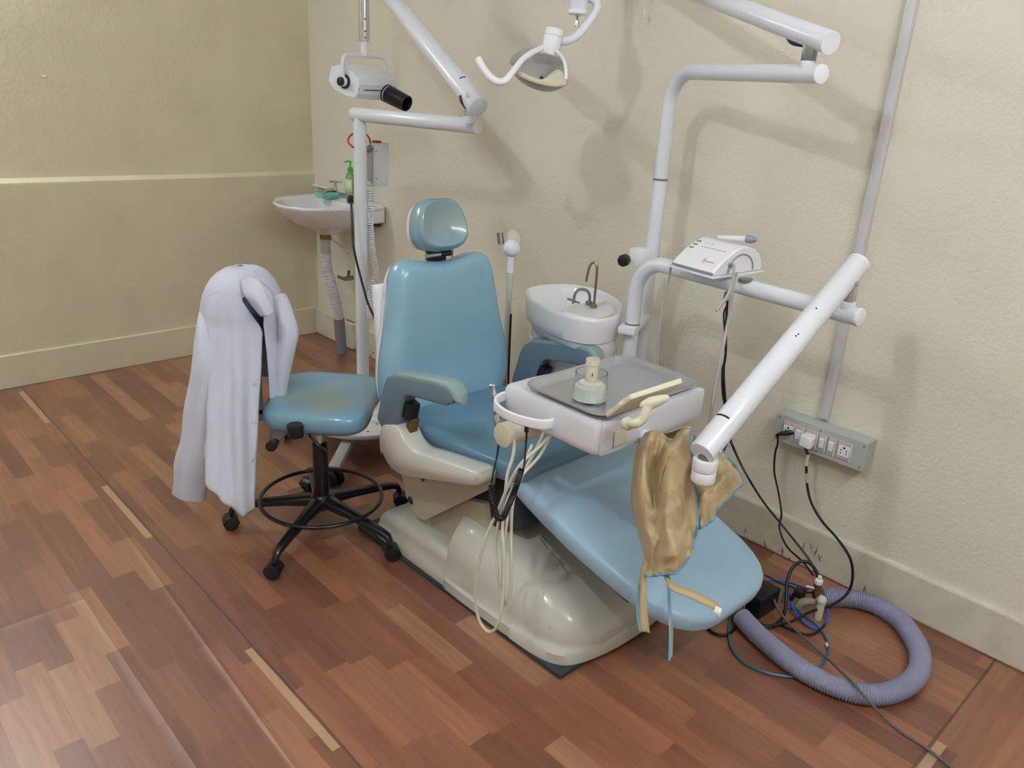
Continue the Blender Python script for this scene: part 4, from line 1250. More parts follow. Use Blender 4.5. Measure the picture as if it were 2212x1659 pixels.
# steel tray on the body
st = MB()
TR = lambda s, z: rrect(3.010, -0.872, 0.262 * s - (1 - s) * -0.0, 0.392 - (0.262 - 0.262 * s), 0.045 * s, z, 8)
rings = [TR(0.86, 0.7865), TR(0.90, 0.787), TR(0.985, 0.800), TR(1.02, 0.8045), TR(1.045, 0.8035), TR(1.05, 0.801), TR(1.045, 0.8048), TR(1.015, 0.8062), TR(0.975, 0.8015), TR(0.88, 0.7885), TR(0.85, 0.788)]
st.loft(rings)
tag(st.build('steel_tray', STEEL, ang=60), 'rectangular stainless steel tray with rounded corners on the instrument unit', 'tray')
jx, jy, jz = (3.027, -0.984, 0.789)
jr = thing('glass_jar', (jx, jy, 0.789), 'clear round glass jar of white powder on the steel tray', 'jar')
MB().lathe((jx, jy, 0.789), (0, 0, 1), [(0.0, 0.0), (0.040, 0.0), (0.042, 0.003), (0.042, 0.040), (0.0395, 0.062), (0.0395, 0.070), (0.0375, 0.070), (0.0375, 0.062), (0.0398, 0.040), (0.0398, 0.004), (0.0, 0.003)], n=40).build('jar_glass', GLASS, jr)
MB().lathe((jx, jy, 0.789), (0, 0, 1), [(0.0, 0.0035), (0.0392, 0.0035), (0.0394, 0.030), (0.0380, 0.036), (0.030, 0.040), (0.029, 0.044), (0.022, 0.046), (0.0, 0.047)], n=40).build('powder', POWDER, jr)
MB().lathe((jx, jy, 0.835), (0, 0, 1), [(0.013, 0.0), (0.0150, 0.002), (0.0150, 0.042), (0.0165, 0.044), (0.0165, 0.058), (0.0145, 0.058), (0.0130, 0.030), (0.0, 0.028)], n=32).build('inner_tube', CREAM, jr)
MB().box((jx + 0.011, jy - 0.0095, 0.858), (0.002, 0.010, 0.006), R=Matrix.Rotation(0.7, 3, 'Z')).build('printed_mark', PRINT, jr)

# handpiece standing in the holder
hp0, hp1 = V((2.811, -1.083, 0.675)), V((2.790, -1.090, 0.786))
hdv = (hp1 - hp0).normalized()
hp = thing('dental_handpiece', tuple(hp0), 'chrome dental handpiece standing upright beside the tray unit', 'handpiece')
MB().lathe(hp0, hdv, [(0.0, -0.03), (0.010, -0.03), (0.0115, -0.01), (0.0115, 0.018), (0.009, 0.022), (0.009, 0.026), (0.0105, 0.028), (0.0105, 0.033), (0.006, 0.036), (0.0055, 0.05), (0.0075, 0.066), (0.0070, 0.080), (0.0045, 0.084), (0.004, 0.100), (0.0, 0.101)]).build('handle', CHROME, hp)
hh0 = hp0 + hdv * 0.100
MB().cyl(hh0 + cr * 0.004, hh0 - cr * 0.010, 0.0058, n=16, bev=0.001).build('turbine_head', CHROME, hp)

# black coiled cords and pale hoses hanging from the unit
cc_ = MB().tube([(2.862, -1.125, 0.641), (2.864, -1.130, 0.613), (2.875, -1.150, 0.577), (2.881, -1.160, 0.550)], 0.0024, n=8)
t = thing('coiled_cord', (2.914, -1.160, 0.465), 'black coiled cord hanging in a loop below the instrument unit', 'cord')
cc_.build('straight_end', BLACK, t)
MB().tube([(2.951, -1.118, 0.727), (2.953, -1.120, 0.709)], 0.0055, k=1, n=12).tube([(2.954, -1.120, 0.712), (2.959, -1.125, 0.674), (2.973, -1.140, 0.640), (2.980, -1.150, 0.628)], 0.0026, n=8).build('straight_end', BLACK, t)
coil([(2.887, -1.165, 0.554), (2.901, -1.175, 0.531), (2.915, -1.180, 0.506), (2.929, -1.180, 0.484), (2.949, -1.180, 0.491), (2.964, -1.180, 0.524), (2.978, -1.175, 0.571), (2.976, -1.160, 0.603), (2.978, -1.155, 0.628)], None, 0.0062, 0.0050, 0.0022).build('coil', BLACK, t)
hs = thing('supply_hoses', (2.963, -1.190, 0.195), 'bundle of thin off-white hoses looping down from the instrument unit', 'hose')
for P in ([(2.980, -1.045, 0.706), (2.959, -1.077, 0.660), (2.951, -1.130, 0.625), (2.932, -1.150, 0.562), (2.919, -1.170, 0.491), (2.903, -1.190, 0.416), (2.888, -1.200, 0.315), (2.882, -1.200, 0.233), (2.900, -1.200, 0.170), (2.932, -1.200, 0.150), (2.960, -1.200, 0.166), (2.980, -1.200, 0.213), (2.977, -1.190, 0.289), (2.962, -1.180, 0.388), (2.940, -1.170, 0.454), (2.930, -1.150, 0.522), (2.954, -1.130, 0.591), (2.959, -1.075, 0.634), (2.970, -1.050, 0.689)],
          [(2.892, -1.098, 0.662), (2.901, -1.110, 0.621), (2.906, -1.130, 0.577), (2.921, -1.150, 0.524), (2.921, -1.165, 0.470), (2.918, -1.170, 0.388), (2.940, -1.180, 0.335), (2.955, -1.180, 0.272), (2.967, -1.180, 0.251)],
          [(2.957, -1.055, 0.704), (2.948, -1.081, 0.644), (2.944, -1.120, 0.577), (2.942, -1.140, 0.517), (2.952, -1.150, 0.439), (2.971, -1.160, 0.356), (2.978, -1.165, 0.286), (2.974, -1.170, 0.250), (2.961, -1.170, 0.242), (2.951, -1.170, 0.322), (2.942, -1.160, 0.437), (2.924, -1.130, 0.513), (2.928, -1.110, 0.587), (2.939, -1.082, 0.660)]):
    MB().tube([V(p) for p in P], 0.0043, n=10, k=6).build('hose', HOSEWHITE, hs)

# ------------------------------------------------------------------ scaler unit on a shelf on the arm
A1, B1, C1 = V((2.845, -0.462, 1.030)), V((3.012, -0.484, 1.030)), V((2.983, -0.250, 1.030))
ex1 = (B1 - A1).normalized()
ey1 = (C1 - B1); dpt = ey1.length; wid = (B1 - A1).length
ey1 = V(-ex1.y, ex1.x, 0)
if ey1.dot(C1 - B1) < 0:
    ey1 = -ey1
pm = A1 + ex1 * wid / 2 + ey1 * dpt / 2
MB().poly([A1, B1, B1 + ey1 * dpt * 0.95, A1 + ey1 * dpt * 0.95], V(0, 0, -0.006), bev=0.001).build('scaler_shelf', WHITE2, iu, ang=20)
MB().cyl(V(3.06, -0.395, 1.0) + V(0, 0, 0.018), V(3.06, -0.395, 1.0) + V(0, 0, 0.026), 0.020).build('shelf_clamp', DULL, iu)
sc = thing('scaler_unit', tuple(pm), 'white wedge shaped ultrasonic scaler on the shelf of the arm', 'scaler')
sec = [(0.02, 0.002), (0.02, 0.010), (0.045, 0.018), (0.18, 0.042), (0.38, 0.068), (0.50, 0.076), (0.60, 0.074), (0.74, 0.066), (0.86, 0.048), (0.93, 0.026), (0.94, 0.002)]


def spt(u, v, z):
    return A1 + ex1 * (wid * u) + ey1 * (dpt * v) + V(0, 0, z)


rings = []
for u, s in ((0.035, 0.93), (0.06, 1.0), (0.92, 1.0), (0.955, 0.92)):
    rings.append([spt(u, 0.48 + (v - 0.48) * s, 0.002 + (z - 0.002) * s) for v, z in sec])
MB().loft(rings).build('scaler_body', WHITE2, sc, ang=30)
face_n = (spt(0, 0.18, 0.042) - spt(0, 0.38, 0.068)).cross(ex1).normalized()
if face_n.z < 0:
    face_n = -face_n


def fpt(u, t):
    """point on the slanted face, t 0 at the bottom edge to 1 at the top"""
    a, b = spt(u, 0.045, 0.018), spt(u, 0.38, 0.068)
    mid = spt(u, 0.18, 0.042)
    p = a.lerp(mid, t / 0.45) if t < 0.45 else mid.lerp(b, (t - 0.45) / 0.55)
    return p + face_n * 0.001


fu = (spt(0, 0.38, 0.068) - spt(0, 0.18, 0.042)).normalized()
Rf = Matrix((ex1, fu, face_n)).transposed()
for t_ in (0.66, 0.83, 1.0):
    MB().box(fpt(0.14, t_), (0.016, 0.006, 0.004), 0.0015, R=Rf).build('button', BTN, sc)
m = MB()
for k in range(10):
    m.box(fpt(0.32 + k * 0.055, 0.80), (0.0032, 0.002, 0.0006), R=Rf)
for k in range(3):
    m.box(fpt(0.32 + k * 0.07, 0.99), (0.003, 0.002, 0.0006), R=Rf)
m.build('indicator_marks', PRINT, sc, smooth=False)
m = MB().box(spt(0.5, 0.02, 0.006), (wid * 0.9, 0.003, 0.006), R=Matrix((ex1, ey1, V(0, 0, 1))).transposed())
m.build('front_slot', BTN, sc)
cu_ = bpy.data.curves.new('logo', 'FONT')
cu_.body = 'woodpecker'
cu_.size = 0.0060
cu_.extrude = 0.0002
lo = bpy.data.objects.new('printed_logo', cu_)
col.objects.link(lo)
bpy.context.view_layer.update()
dg = bpy.context.evaluated_depsgraph_get()
lm = bpy.data.meshes.new_from_object(lo.evaluated_get(dg))
bpy.data.objects.remove(lo)
lm.materials.clear()
lm.materials.append(REDPRINT)
lo = bpy.data.objects.new('printed_logo', lm)
col.objects.link(lo)
lo.parent = sc
Rl = Matrix((ex1, fu, face_n)).transposed().to_4x4()
for v in lm.vertices:
    v.co = Rl @ v.co
p = fpt(0.66, 0.22) + face_n * 0.0008
lo.location = p - pm
lo['wx'], lo['wy'], lo['wz'] = p
MB().tube([fpt(0.60, 0.20), fpt(0.615, 0.34), fpt(0.645, 0.38)], 0.0005, n=6).tube([fpt(0.61, 0.30), fpt(0.64, 0.26), fpt(0.63, 0.12)], 0.0007, n=6).build('printed_logo_mark', REDPRINT, sc)
e = spt(0.958, 0.42, 0.0)
arc = [spt(0.962, 0.28 + 0.0 + 0.23 * (1 - math.cos(a)), 0.006 + 0.048 * math.sin(a)) for a in [PI * i / 12 for i in range(13)]]
MB().tube(arc, 0.0022, n=8, k=1).build('side_groove', BTN, sc)
so_ = spt(0.965, 0.30, 0.028)
MB().cyl(so_ - ex1 * 0.004, so_ + ex1 * 0.006, 0.007, n=16, bev=0.001).build('cord_socket', BTN, sc)
MB().tube([so_, so_ + ex1 * 0.012, (3.070, -0.479, 1.040), (3.089, -0.514, 1.026), (3.099, -0.546, 1.004), (3.095, -0.564, 0.980), (3.092, -0.574, 0.967)], 0.0040, n=10).tube([(3.092, -0.574, 0.967), (3.091, -0.550, 0.983), (3.093, -0.524, 1.000), (3.075, -0.481, 1.029), (3.048, -0.425, 1.042)], 0.0034, n=10).build('handpiece_cord', GREYCORD, sc)
h0, h1 = spt(0.40, 0.50, 0.086), spt(1.04, 0.62, 0.096)
hv = (h1 - h0)
MB().lathe(h0, hv, [(0.0, 0.0), (0.004, 0.0), (0.0062, 0.02), (0.0095, hv.length * 0.78), (0.0, hv.length * 0.78)]).build('handpiece', WHITE2, sc)
MB().lathe(h0, hv, [(0.0098, hv.length * 0.77), (0.0108, hv.length * 0.80), (0.0112, hv.length * 0.90), (0.0075, hv.length * 1.0), (0.004, hv.length * 1.04), (0.0, hv.length * 1.04)]).build('handpiece_tip', mat('grey_blue_tip', (135, 142, 152), 0.4), sc)

# cords hanging from the arm
gc = MB().tube([V(p) for p in ((3.067, -0.467, 1.041), (3.087, -0.502, 0.996), (3.098, -0.516, 0.949), (3.108, -0.538, 0.889), (3.118, -0.560, 0.830), (3.129, -0.581, 0.771), (3.149, -0.619, 0.720), (3.164, -0.641, 0.650), (3.175, -0.655, 0.575))], 0.0044, n=10)
gc.build('power_cord', GREYCORD, sc)
gc = MB().tube([V(p) for p in ((2.847, -0.454, 1.030), (2.842, -0.450, 0.989), (2.841, -0.459, 0.920), (2.841, -0.466, 0.849), (2.850, -0.472, 0.765), (2.855, -0.468, 0.706), (2.877, -0.477, 0.593))], 0.0036, n=10)
gc.build('hanging_cord', GREYCORD, sc)
bk = thing('black_cable', (3.070, -0.492, 0.990), 'pair of black cables hanging from the middle of the arm to the floor valve', 'cable')
MB().tube([V(p) for p in ((3.066, -0.488, 1.004), (3.073, -0.495, 0.978), (3.084, -0.502, 0.917), (3.101, -0.510, 0.842), (3.107, -0.516, 0.791), (3.123, -0.518, 0.728), (3.146, -0.527, 0.668), (3.165, -0.533, 0.621), (3.185, -0.513, 0.565), (3.055, -0.170, 0.331), (3.117, -0.150, 0.256), (3.194, -0.150, 0.205), (3.278, -0.170, 0.167), (3.322, -0.180, 0.143), (3.355, -0.190, 0.113))], 0.0036, n=10).build('cable_strand', BLACK, bk)
MB().tube([V(p) for p in ((3.070, -0.491, 0.964), (3.067, -0.493, 0.937), (3.084, -0.501, 0.890), (3.104, -0.513, 0.831), (3.099, -0.510, 0.788), (3.119, -0.523, 0.728), (3.141, -0.526, 0.680), (3.162, -0.530, 0.633), (3.168, -0.537, 0.609), (3.168, -0.554, 0.578))], 0.0026, n=8).build('cable_strand', BLACK, bk)
MB().cyl((3.067, -0.490, 1.000), (3.069, -0.498, 0.981), 0.008, n=12).build('cable_tie', BLACK, bk)

# ------------------------------------------------------------------ operator stool
sx, sy = 2.017, -1.153
sl_ = thing('operator_stool', (sx, sy, 0.0), 'black five-legged stool with a worn blue seat left of the dental chair', 'stool')
for k in range(5):
    a = math.radians(14 + 72 * k)
    d = V(math.cos(a), math.sin(a), 0)
    c0 = V(sx, sy, 0)
    s_ = V(-d.y, d.x, 0)
    R5 = 0.305
    rings = []
    for r_, z_, w_, h_ in ((0.0, 0.118, 0.028, 0.020), (0.04, 0.119, 0.027, 0.020), (0.12, 0.112, 0.020, 0.016), (0.22, 0.100, 0.016, 0.013), (0.275, 0.092, 0.0145, 0.012), (0.298, 0.085, 0.013, 0.012), (0.308, 0.072, 0.011, 0.010), (0.309, 0.060, 0.010, 0.010)):
        up_ = V(0, 0, 1) if r_ < 0.28 else (V(0, 0, 1) - d * -0.8).normalized()
        if r_ > 0.3:
            up_ = d
        rings.append(sring(c0 + d * r_ + V(0, 0, z_), s_ * w_, up_ * h_, 3, 16))
    lg = MB().loft(rings).build('leg', BLACKM, sl_, ang=45)
    ca = a + (0.9, -0.5, 2.2, 0.4, -1.4)[k]
    cd_ = V(math.cos(ca), math.sin(ca), 0)
    wc = c0 + d * R5 + cd_ * 0.010 + V(0, 0, 0.0245)
    ax_ = V(-cd_.y, cd_.x, 0)
    w_ = MB()
    for s in (-1, 1):
        w_.cyl(wc + ax_ * (s * 0.007), wc + ax_ * (s * 0.023), 0.0245, n=24, bev=0.003)
    hood = []
    for i in range(9):
        t = PI * (0.02 + 0.96 * i / 8)
        hood.append([wc + ax_ * q + cd_ * (-math.cos(t) * 0.028) + V(0, 0, math.sin(t) * 0.029) for q in (-0.0245, -0.008, 0.008, 0.0245)])
    o_ = [cd_ * (-math.cos(PI * i / 10) * 0.0275) + V(0, 0, math.sin(PI * i / 10) * 0.0275) for i in range(11)]
    w_.poly([wc + ax_ * -0.0245 + q for q in o_], ax_ * 0.049, bev=0.002)
    w_.cyl(wc + V(0, 0, 0.02), V(c0.x + d.x * R5, c0.y + d.y * R5, 0.068), 0.008, n=12)
    w_.build('caster', BLACK, lg, ang=40)
MB().lathe((sx, sy, 0.095), (0, 0, 1), [(0.0, 0.0), (0.040, 0.0), (0.048, 0.012), (0.046, 0.035), (0.030, 0.050), (0.0, 0.052)]).build('hub', BLACKM, sl_)
MB().cyl((sx, sy, 0.13), (sx, sy, 0.335), 0.0265, 0.0255, n=28, bev=0.003).build('outer_column', BLACKM, sl_)
MB().cyl((sx, sy, 0.33), (sx, sy, 0.425), 0.0135, n=20).build('gas_column', CHROME, sl_)
MB().tube([V(sx + 0.205 * math.cos(2 * PI * j / 48), sy + 0.205 * math.sin(2 * PI * j / 48), 0.130) for j in range(48)], 0.0068, closed=True, k=1, n=12).build('foot_ring', BLACKM, sl_)
SE, SF = V(0.69, 0.72, 0).normalized(), V(0.72, -0.69, 0).normalized()
scn_ = V(1.955, -1.095, 0)
so2 = []
for e_, f_ in ((0.175, 0.0), (0.178, 0.10), (0.165, 0.17), (0.12, 0.205), (0.03, 0.208), (-0.08, 0.202), (-0.145, 0.18), (-0.172, 0.13), (-0.178, 0.02), (-0.178, -0.09), (-0.168, -0.17), (-0.12, -0.21), (-0.02, -0.216), (0.09, -0.212), (0.155, -0.18), (0.178, -0.10)):
    so2.append(scn_ + SE * e_ + SF * f_ + V(0, 0, 0.43))
so2 = catmull(so2, 4, True)
MB().stack(so2, (0, 0, 1), [(0.02, -0.022), (0.80, -0.022), (0.90, -0.018), (0.96, -0.008), (0.992, 0.008), (1.0, 0.022), (0.99, 0.036), (0.96, 0.048), (0.90, 0.055), (0.80, 0.057), (0.6, 0.054), (0.3, 0.049), (0.02, 0.047)]).build('seat', BLUE_WORN, sl_, ang=60)
MB().box(scn_ + V(0.02, -0.02, 0.404), (0.20, 0.16, 0.014), 0.003, R=Matrix.Rotation(0.8, 3, 'Z')).build('seat_plate', BLACKM, sl_)
bp_ = V((2.091, -1.280, 0.433))
MB().cyl(bp_ + V(0, 0, 0.03), bp_ + V(0, 0, -0.012), 0.026, n=24, bev=0.004).build('tension_knob', BLACK, sl_)
MB().tube([(2.037, -1.260, 0.429), (2.068, -1.310, 0.420), (2.085, -1.341, 0.414)], 0.0035, n=8).build('lever_rod', DULL, sl_)
MB().cyl((2.083, -1.342, 0.418), (2.097, -1.360, 0.416), 0.012, 0.015, n=16, bev=0.002).cyl((2.096, -1.359, 0.417), (2.110, -1.376, 0.418), 0.017, 0.017, n=18, bev=0.003).build('lever_knob', BLACK, sl_)
MB().tube([(2.077, -1.224, 0.421), (2.099, -1.235, 0.416), (2.121, -1.233, 0.407), (2.140, -1.224, 0.386), (2.121, -1.198, 0.357)], lambda u: 0.004 + 0.006 * max(0, u - 0.3), n=12).build('bent_lever', BLACK, sl_)
# backrest of the stool, nearly all under the coat
BN2 = V(0.92, 0.39, 0).normalized()
BT2 = V(-0.39, 0.92, 0).normalized()
Bc = V(1.775, -1.285, 0.74)
bo = catmull([Bc + BT2 * a + V(0, 0, b) for a, b in ((0, 0.14), (0.09, 0.125), (0.125, 0.06), (0.125, -0.06), (0.09, -0.125), (0, -0.14), (-0.09, -0.125), (-0.125, -0.06), (-0.125, 0.06), (-0.09, 0.125))], 4, True)
MB().stack(bo, BN2, [(0.02, -0.025), (0.85, -0.025), (0.98, -0.012), (1.0, 0.005), (0.96, 0.02), (0.8, 0.028), (0.02, 0.024)]).build('backrest', BLUE, sl_, ang=60)
MB().tube([V(Bc.x, Bc.y, 0.66) - BN2 * 0.03, V(Bc.x, Bc.y, 0.44) - BN2 * 0.035, V(Bc.x, Bc.y, 0.40) - BN2 * 0.01, scn_ + V(-0.05, -0.05, 0.40)], 0.012, n=12, flat=0.5).build('back_bar', BLACKM, sl_)

# ------------------------------------------------------------------ white coat over the stool's backrest
lc = thing('lab_coat', (1.79, -1.28, 0.20), 'white buttoned coat hung over the backrest of the stool', 'coat')
CB = V(1.782, -1.282, 0)
AZs = [(0.908, 0.012, 0.010), (0.904, 0.045, 0.035), (0.893, 0.080, 0.058), (0.875, 0.105, 0.075), (0.85, 0.125, 0.088), (0.82, 0.140, 0.098), (0.78, 0.150, 0.106), (0.72, 0.154, 0.112), (0.64, 0.153, 0.116), (0.55, 0.150, 0.118), (0.45, 0.150, 0.120), (0.35, 0.150, 0.122), (0.25, 0.150, 0.124), (0.15, 0.150, 0.126)]


def cab(z):
    for (z0_, a0_, b0_), (z1_, a1_, b1_) in zip(AZs, AZs[1:]):
        if z >= z1_:
            t = min(1, max(0, (z0_ - z) / (z0_ - z1_)))
            return a0_ + (a1_ - a0_) * t, b0_ + (b1_ - b0_) * t
    return AZs[-1][1:]


def coatp(phi, z):
    """point of the cloth at angle phi (degrees, -37 = front opening, 0 = seat side) and height z"""
    a, b = cab(z)
    d = max(0.0, 0.86 - z)
    fold = 1 + min(0.13, d * 0.32) * (math.sin(math.radians(phi) * 9 + 1.1 + z * 2.2) * 0.55 + 0.30 * math.sin(math.radians(phi) * 17 + z * 4) + 0.5 * noise.noise(V(phi * 0.06, z * 5, 3))) + 0.06 * noise.noise(V(phi * 0.03, z * 7, 3)) + 0.02 * abs(noise.noise(V(phi * 0.12, z * 22, 8)))
    r = math.radians(phi)
    p = CB + BN2 * (b * math.cos(r) * fold) + BT2 * (a * math.sin(r) * fold) + V(0, 0, z)
    # the near panel is pushed out over the corner of the seat lower down
    if phi < 0 or phi > 200:
        ph = phi if phi < 0 else phi - 360
        wgt = 1.0 if ph > -75 else max(0.0, 1 - (-75 - ph) / 95)
        t = min(1.0, max(0, 0.74 - z) / 0.5)
        p += V(0.150, -0.125, 0) * (wgt * t)
    return p


def cloth(name, us, vs, fn, parent, m=COAT, th=0.0022):
    rows = [[fn(u, v) for u in us] for v in vs]
    mb = MB().loft(rows, cap=False, closed=False)
    return mb.build(name, m, parent, ang=80, solid=th)


# near panel and back: from the opening round the near side to the back; hem height varies
def hem(phi):
    ph = phi
    return 0.185 if ph > -32 else 0.185 + 0.14 * min(1, (-32 - ph) / 65)


def nearfn(u, v):
    e0 = -14
    phi = e0 + (-205 - e0) * u
    top = 0.908
    h = hem(phi)
    if phi < -200:
        h = 0.30
    z = top + (h - top) * v
    e0 = -14 - max(0.0, 0.7 - z) * 16
    phi = e0 + (-205 - e0) * u
    # V-shaped neckline: edge swings away near the top
    if z > 0.72:
        lim = -14 - (z - 0.72) / 0.11 * 26 if z < 0.83 else -40 + (z - 0.83) / 0.02 * 50
        lim = min(lim, 2) if z > 0.83 else lim
        phi = lim + (-205 - lim) * u
    return coatp(phi, z)


cp = cloth('near_panel', [i / 60 for i in range(61)], [i / 56 for i in range(57)], nearfn, lc)


def farfn2(u, v):
    phi = -13 + 133 * u
    z = 0.908 + (0.478 - 0.908) * v
    if z > 0.74:
        lim = -13 + (z - 0.74) / 0.09 * 8 if z < 0.83 else -5 - (z - 0.83) / 0.03 * 12
        lim = max(lim, -12) if z > 0.83 else lim
        phi = lim + (120 - lim) * u
    a, b = cab(z)
    d = max(0.0, 0.86 - z)
    fold = 1 + min(0.05, d * 0.15) * math.sin(math.radians(phi) * 5 + 0.6 + z * 2) + 0.03 * noise.noise(V(phi * 0.03, z * 7, 9))
    r = math.radians(phi)
    return CB + BN2 * (b * math.cos(r) * fold) + BT2 * (a * math.sin(r) * fold) + V(0, 0, z)


cloth('far_panel', [i / 40 for i in range(41)], [i / 40 for i in range(41)], farfn2, lc)
cloth('back_panel', [i / 24 for i in range(25)], [i / 40 for i in range(41)], lambda u, v: coatp(118 + 40 * u, 0.90 + (0.30 - 0.90) * v) - BN2 * 0.004, lc)


def band(name, pts, wdt, th, parent, m=COAT, n=20):
    """flattened sleeve: path, list of half widths, thickness"""
    P = catmull([V(p) for p in pts], 8)
    rings = []
    up_ = cr
    for i, p in enumerate(P):
        t = i / (len(P) - 1)
        T = (P[min(i + 1, len(P) - 1)] - P[max(i - 1, 0)]).normalized()
        s_ = (cr - T * cr.dot(T)).normalized()
        n_ = T.cross(s_).normalized()
        k = t * (len(wdt) - 1)
        j = min(int(k), len(wdt) - 2)
        w_ = wdt[j] + (wdt[j + 1] - wdt[j]) * (k - j)
        k2 = t * (len(th) - 1)
        j2 = min(int(k2), len(th) - 2)
        h_ = th[j2] + (th[j2 + 1] - th[j2]) * (k2 - j2)
        ring = []
        for q in range(n):
            a = 2 * PI * q / n
            wr = 1 + 0.14 * math.sin(3 * a + 9 * t) + 0.10 * noise.noise(V(q * 0.5, t * 9, 5))
            ring.append(p + s_ * (w_ * math.cos(a) * (1 + 0.05 * math.sin(t * 25))) + n_ * (h_ * math.sin(a) * wr))
        rings.append(ring)
    # hollow end: turn the last ring inwards
    T = (P[-1] - P[-2]).normalized()
    c = P[-1]
    rings.append([c + (p - c) * 0.93 - T * 0.002 for p in rings[-1]])
    rings.append([c + (p - c) * 0.85 - T * 0.05 for p in rings[-2]])
    return MB().loft(rings).build(name, m, parent, ang=70)


band('near_sleeve', [(1.744, -1.350, 0.792), (1.781, -1.397, 0.747), (1.844, -1.439, 0.663), (1.854, -1.469, 0.533), (1.847, -1.491, 0.392), (1.830, -1.511, 0.275), (1.812, -1.527, 0.167)],
     [0.028, 0.036, 0.040, 0.046, 0.054, 0.060, 0.056], [0.030, 0.036, 0.036, 0.034, 0.034, 0.028], lc)
band('far_sleeve', [(1.836, -1.186, 0.806), (1.863, -1.182, 0.761), (1.889, -1.185, 0.708), (1.895, -1.196, 0.648), (1.888, -1.215, 0.569), (1.881, -1.222, 0.485), (1.866, -1.224, 0.396), (1.853, -1.226, 0.305)],
     [0.026, 0.030, 0.034, 0.032, 0.028, 0.024, 0.026], [0.032, 0.034, 0.034, 0.030, 0.026], lc)


GRID = []


def edging(pts, parent):
    MB().tube([p - cf * 0.001 for p in pts], 0.0028, n=8, k=1).build('blue_edging', TRIM_BL, parent)


def sheet(name, rows, parent, m=COAT, th=0.0022, k=5, wob=0.0, rnd=1):
    """cloth patch through rows of 3-D points"""
    R_ = [catmull([V(p) for p in r], k) for r in rows]
    cols = list(zip(*R_))
    C2 = [catmull(list(c), k) for c in cols]
    R2 = list(zip(*C2))
    out = []
    GRID[:] = [out]
    for i, r in enumerate(R2):
        out.append([p + cf * (wob * (noise.noise(V(p.x * 30 + rnd, p.y * 30, p.z * 9)) + 0.5 * abs(noise.noise(V(p.x * 45 + rnd, p.y * 45, p.z * 16))) + 0.14 * abs(noise.noise(V(p.x * 70 + rnd, p.y * 70, p.z * 60))))) for p in r])
    return MB().loft(out, cap=False, closed=False).build(name, m, parent, ang=80, solid=th)


sheet('collar', [[(1.860, -1.320, 0.880), (1.910, -1.305, 0.898), (1.938, -1.285, 0.882)], [(1.898, -1.334, 0.852), (1.959, -1.325, 0.853), (1.974, -1.293, 0.856)],
                 [(1.928, -1.326, 0.824), (1.980, -1.319, 0.825), (1.990, -1.290, 0.832)], [(1.963, -1.311, 0.787), (1.994, -1.305, 0.795), (1.995, -1.285, 0.803)]], lc, wob=0.006)
sheet('lapel', [[(1.883, -1.262, 0.860), (1.870, -1.245, 0.858)], [(1.907, -1.266, 0.833), (1.894, -1.231, 0.837)], [(1.935, -1.270, 0.802), (1.927, -1.247, 0.802)]], lc)
for px_b in (832, 914, 995):
    best = min(((abs((lambda q: (W2 := q.dot(cu) / max(q.dot(cf), 1e-6)))(coatp(-24, z) - cam.location) - (829.5 - px_b) / 1710.28), z) for z in [0.2 + 0.003 * i for i in range(200)]))
    c = coatp(-24, best[1])
    nn = (c - coatp(-24, best[1]) + (cam.location - c)).normalized()
    n2 = (coatp(-21, best[1]) - coatp(-27, best[1])).cross(V(0, 0, 1)).normalized()
    if n2.dot(-cf) < 0:
        n2 = -n2
    MB().lathe(c + n2 * 0.001, n2, [(0.0, 0.0), (0.0068, 0.0), (0.0075, 0.0015), (0.0068, 0.003), (0.004, 0.0022), (0.0, 0.0022)], n=20).build('button', mat('pearl_button', (200, 202, 215), 0.25) if px_b == 832 else bpy.data.materials['pearl_button'], lc)

# ------------------------------------------------------------------ beige apron hung on the lower joint of the tray arm
ap = thing('apron', (3.30, -0.93, 0.25), 'crumpled beige apron with blue edging hung over the tray arm', 'apron')


def wavy(rows, amp, seed, cols=7):
    """push the inner points of each row towards or away from the viewer to make folds"""
    return rows


rowsA = [
    [(3.163, -0.941, 0.721), (3.202, -0.971, 0.762), (3.220, -0.951, 0.765), (3.224, -0.904, 0.731), (3.286, -0.955, 0.801), (3.316, -0.966, 0.810)],
    [(3.176, -0.975, 0.690), (3.225, -1.009, 0.732), (3.230, -0.969, 0.740), (3.277, -0.988, 0.757), (3.316, -0.998, 0.780), (3.344, -1.008, 0.794)],
    [(3.190, -0.991, 0.634), (3.247, -1.035, 0.672), (3.242, -0.983, 0.665), (3.302, -1.023, 0.703), (3.335, -1.010, 0.707), (3.343, -0.972, 0.692)],
    [(3.206, -1.003, 0.582), (3.258, -1.037, 0.618), (3.273, -1.009, 0.614), (3.320, -1.035, 0.645), (3.350, -1.017, 0.652), (3.345, -0.947, 0.620)],
    [(3.235, -1.014, 0.537), (3.279, -1.043, 0.569), (3.307, -1.041, 0.575), (3.344, -1.052, 0.597), (3.360, -1.020, 0.599), (3.366, -0.967, 0.572)],
    [(3.274, -1.035, 0.508), (3.307, -1.053, 0.525), (3.337, -1.061, 0.538), (3.363, -1.059, 0.550), (3.375, -1.030, 0.551), (3.376, -0.989, 0.541)],
    [(3.294, -1.044, 0.481), (3.320, -1.058, 0.492), (3.348, -1.067, 0.506), (3.372, -1.066, 0.520), (3.379, -1.041, 0.524), (3.380, -1.010, 0.523)],
    [(3.304, -1.059, 0.464), (3.326, -1.063, 0.471), (3.352, -1.072, 0.489), (3.371, -1.063, 0.499), (3.376, -1.039, 0.504), (3.379, -1.016, 0.512)]]
sheet('front_fold', rowsA, ap, APRON, 0.002, k=12, wob=0.026)
g = GRID[0]
edging([r[-1] for r in g[:int(len(g) * 0.72)]], ap)
edging(list(g[-1]) + [r[-1] for r in g[:int(len(g) * 0.80):-1]], ap)
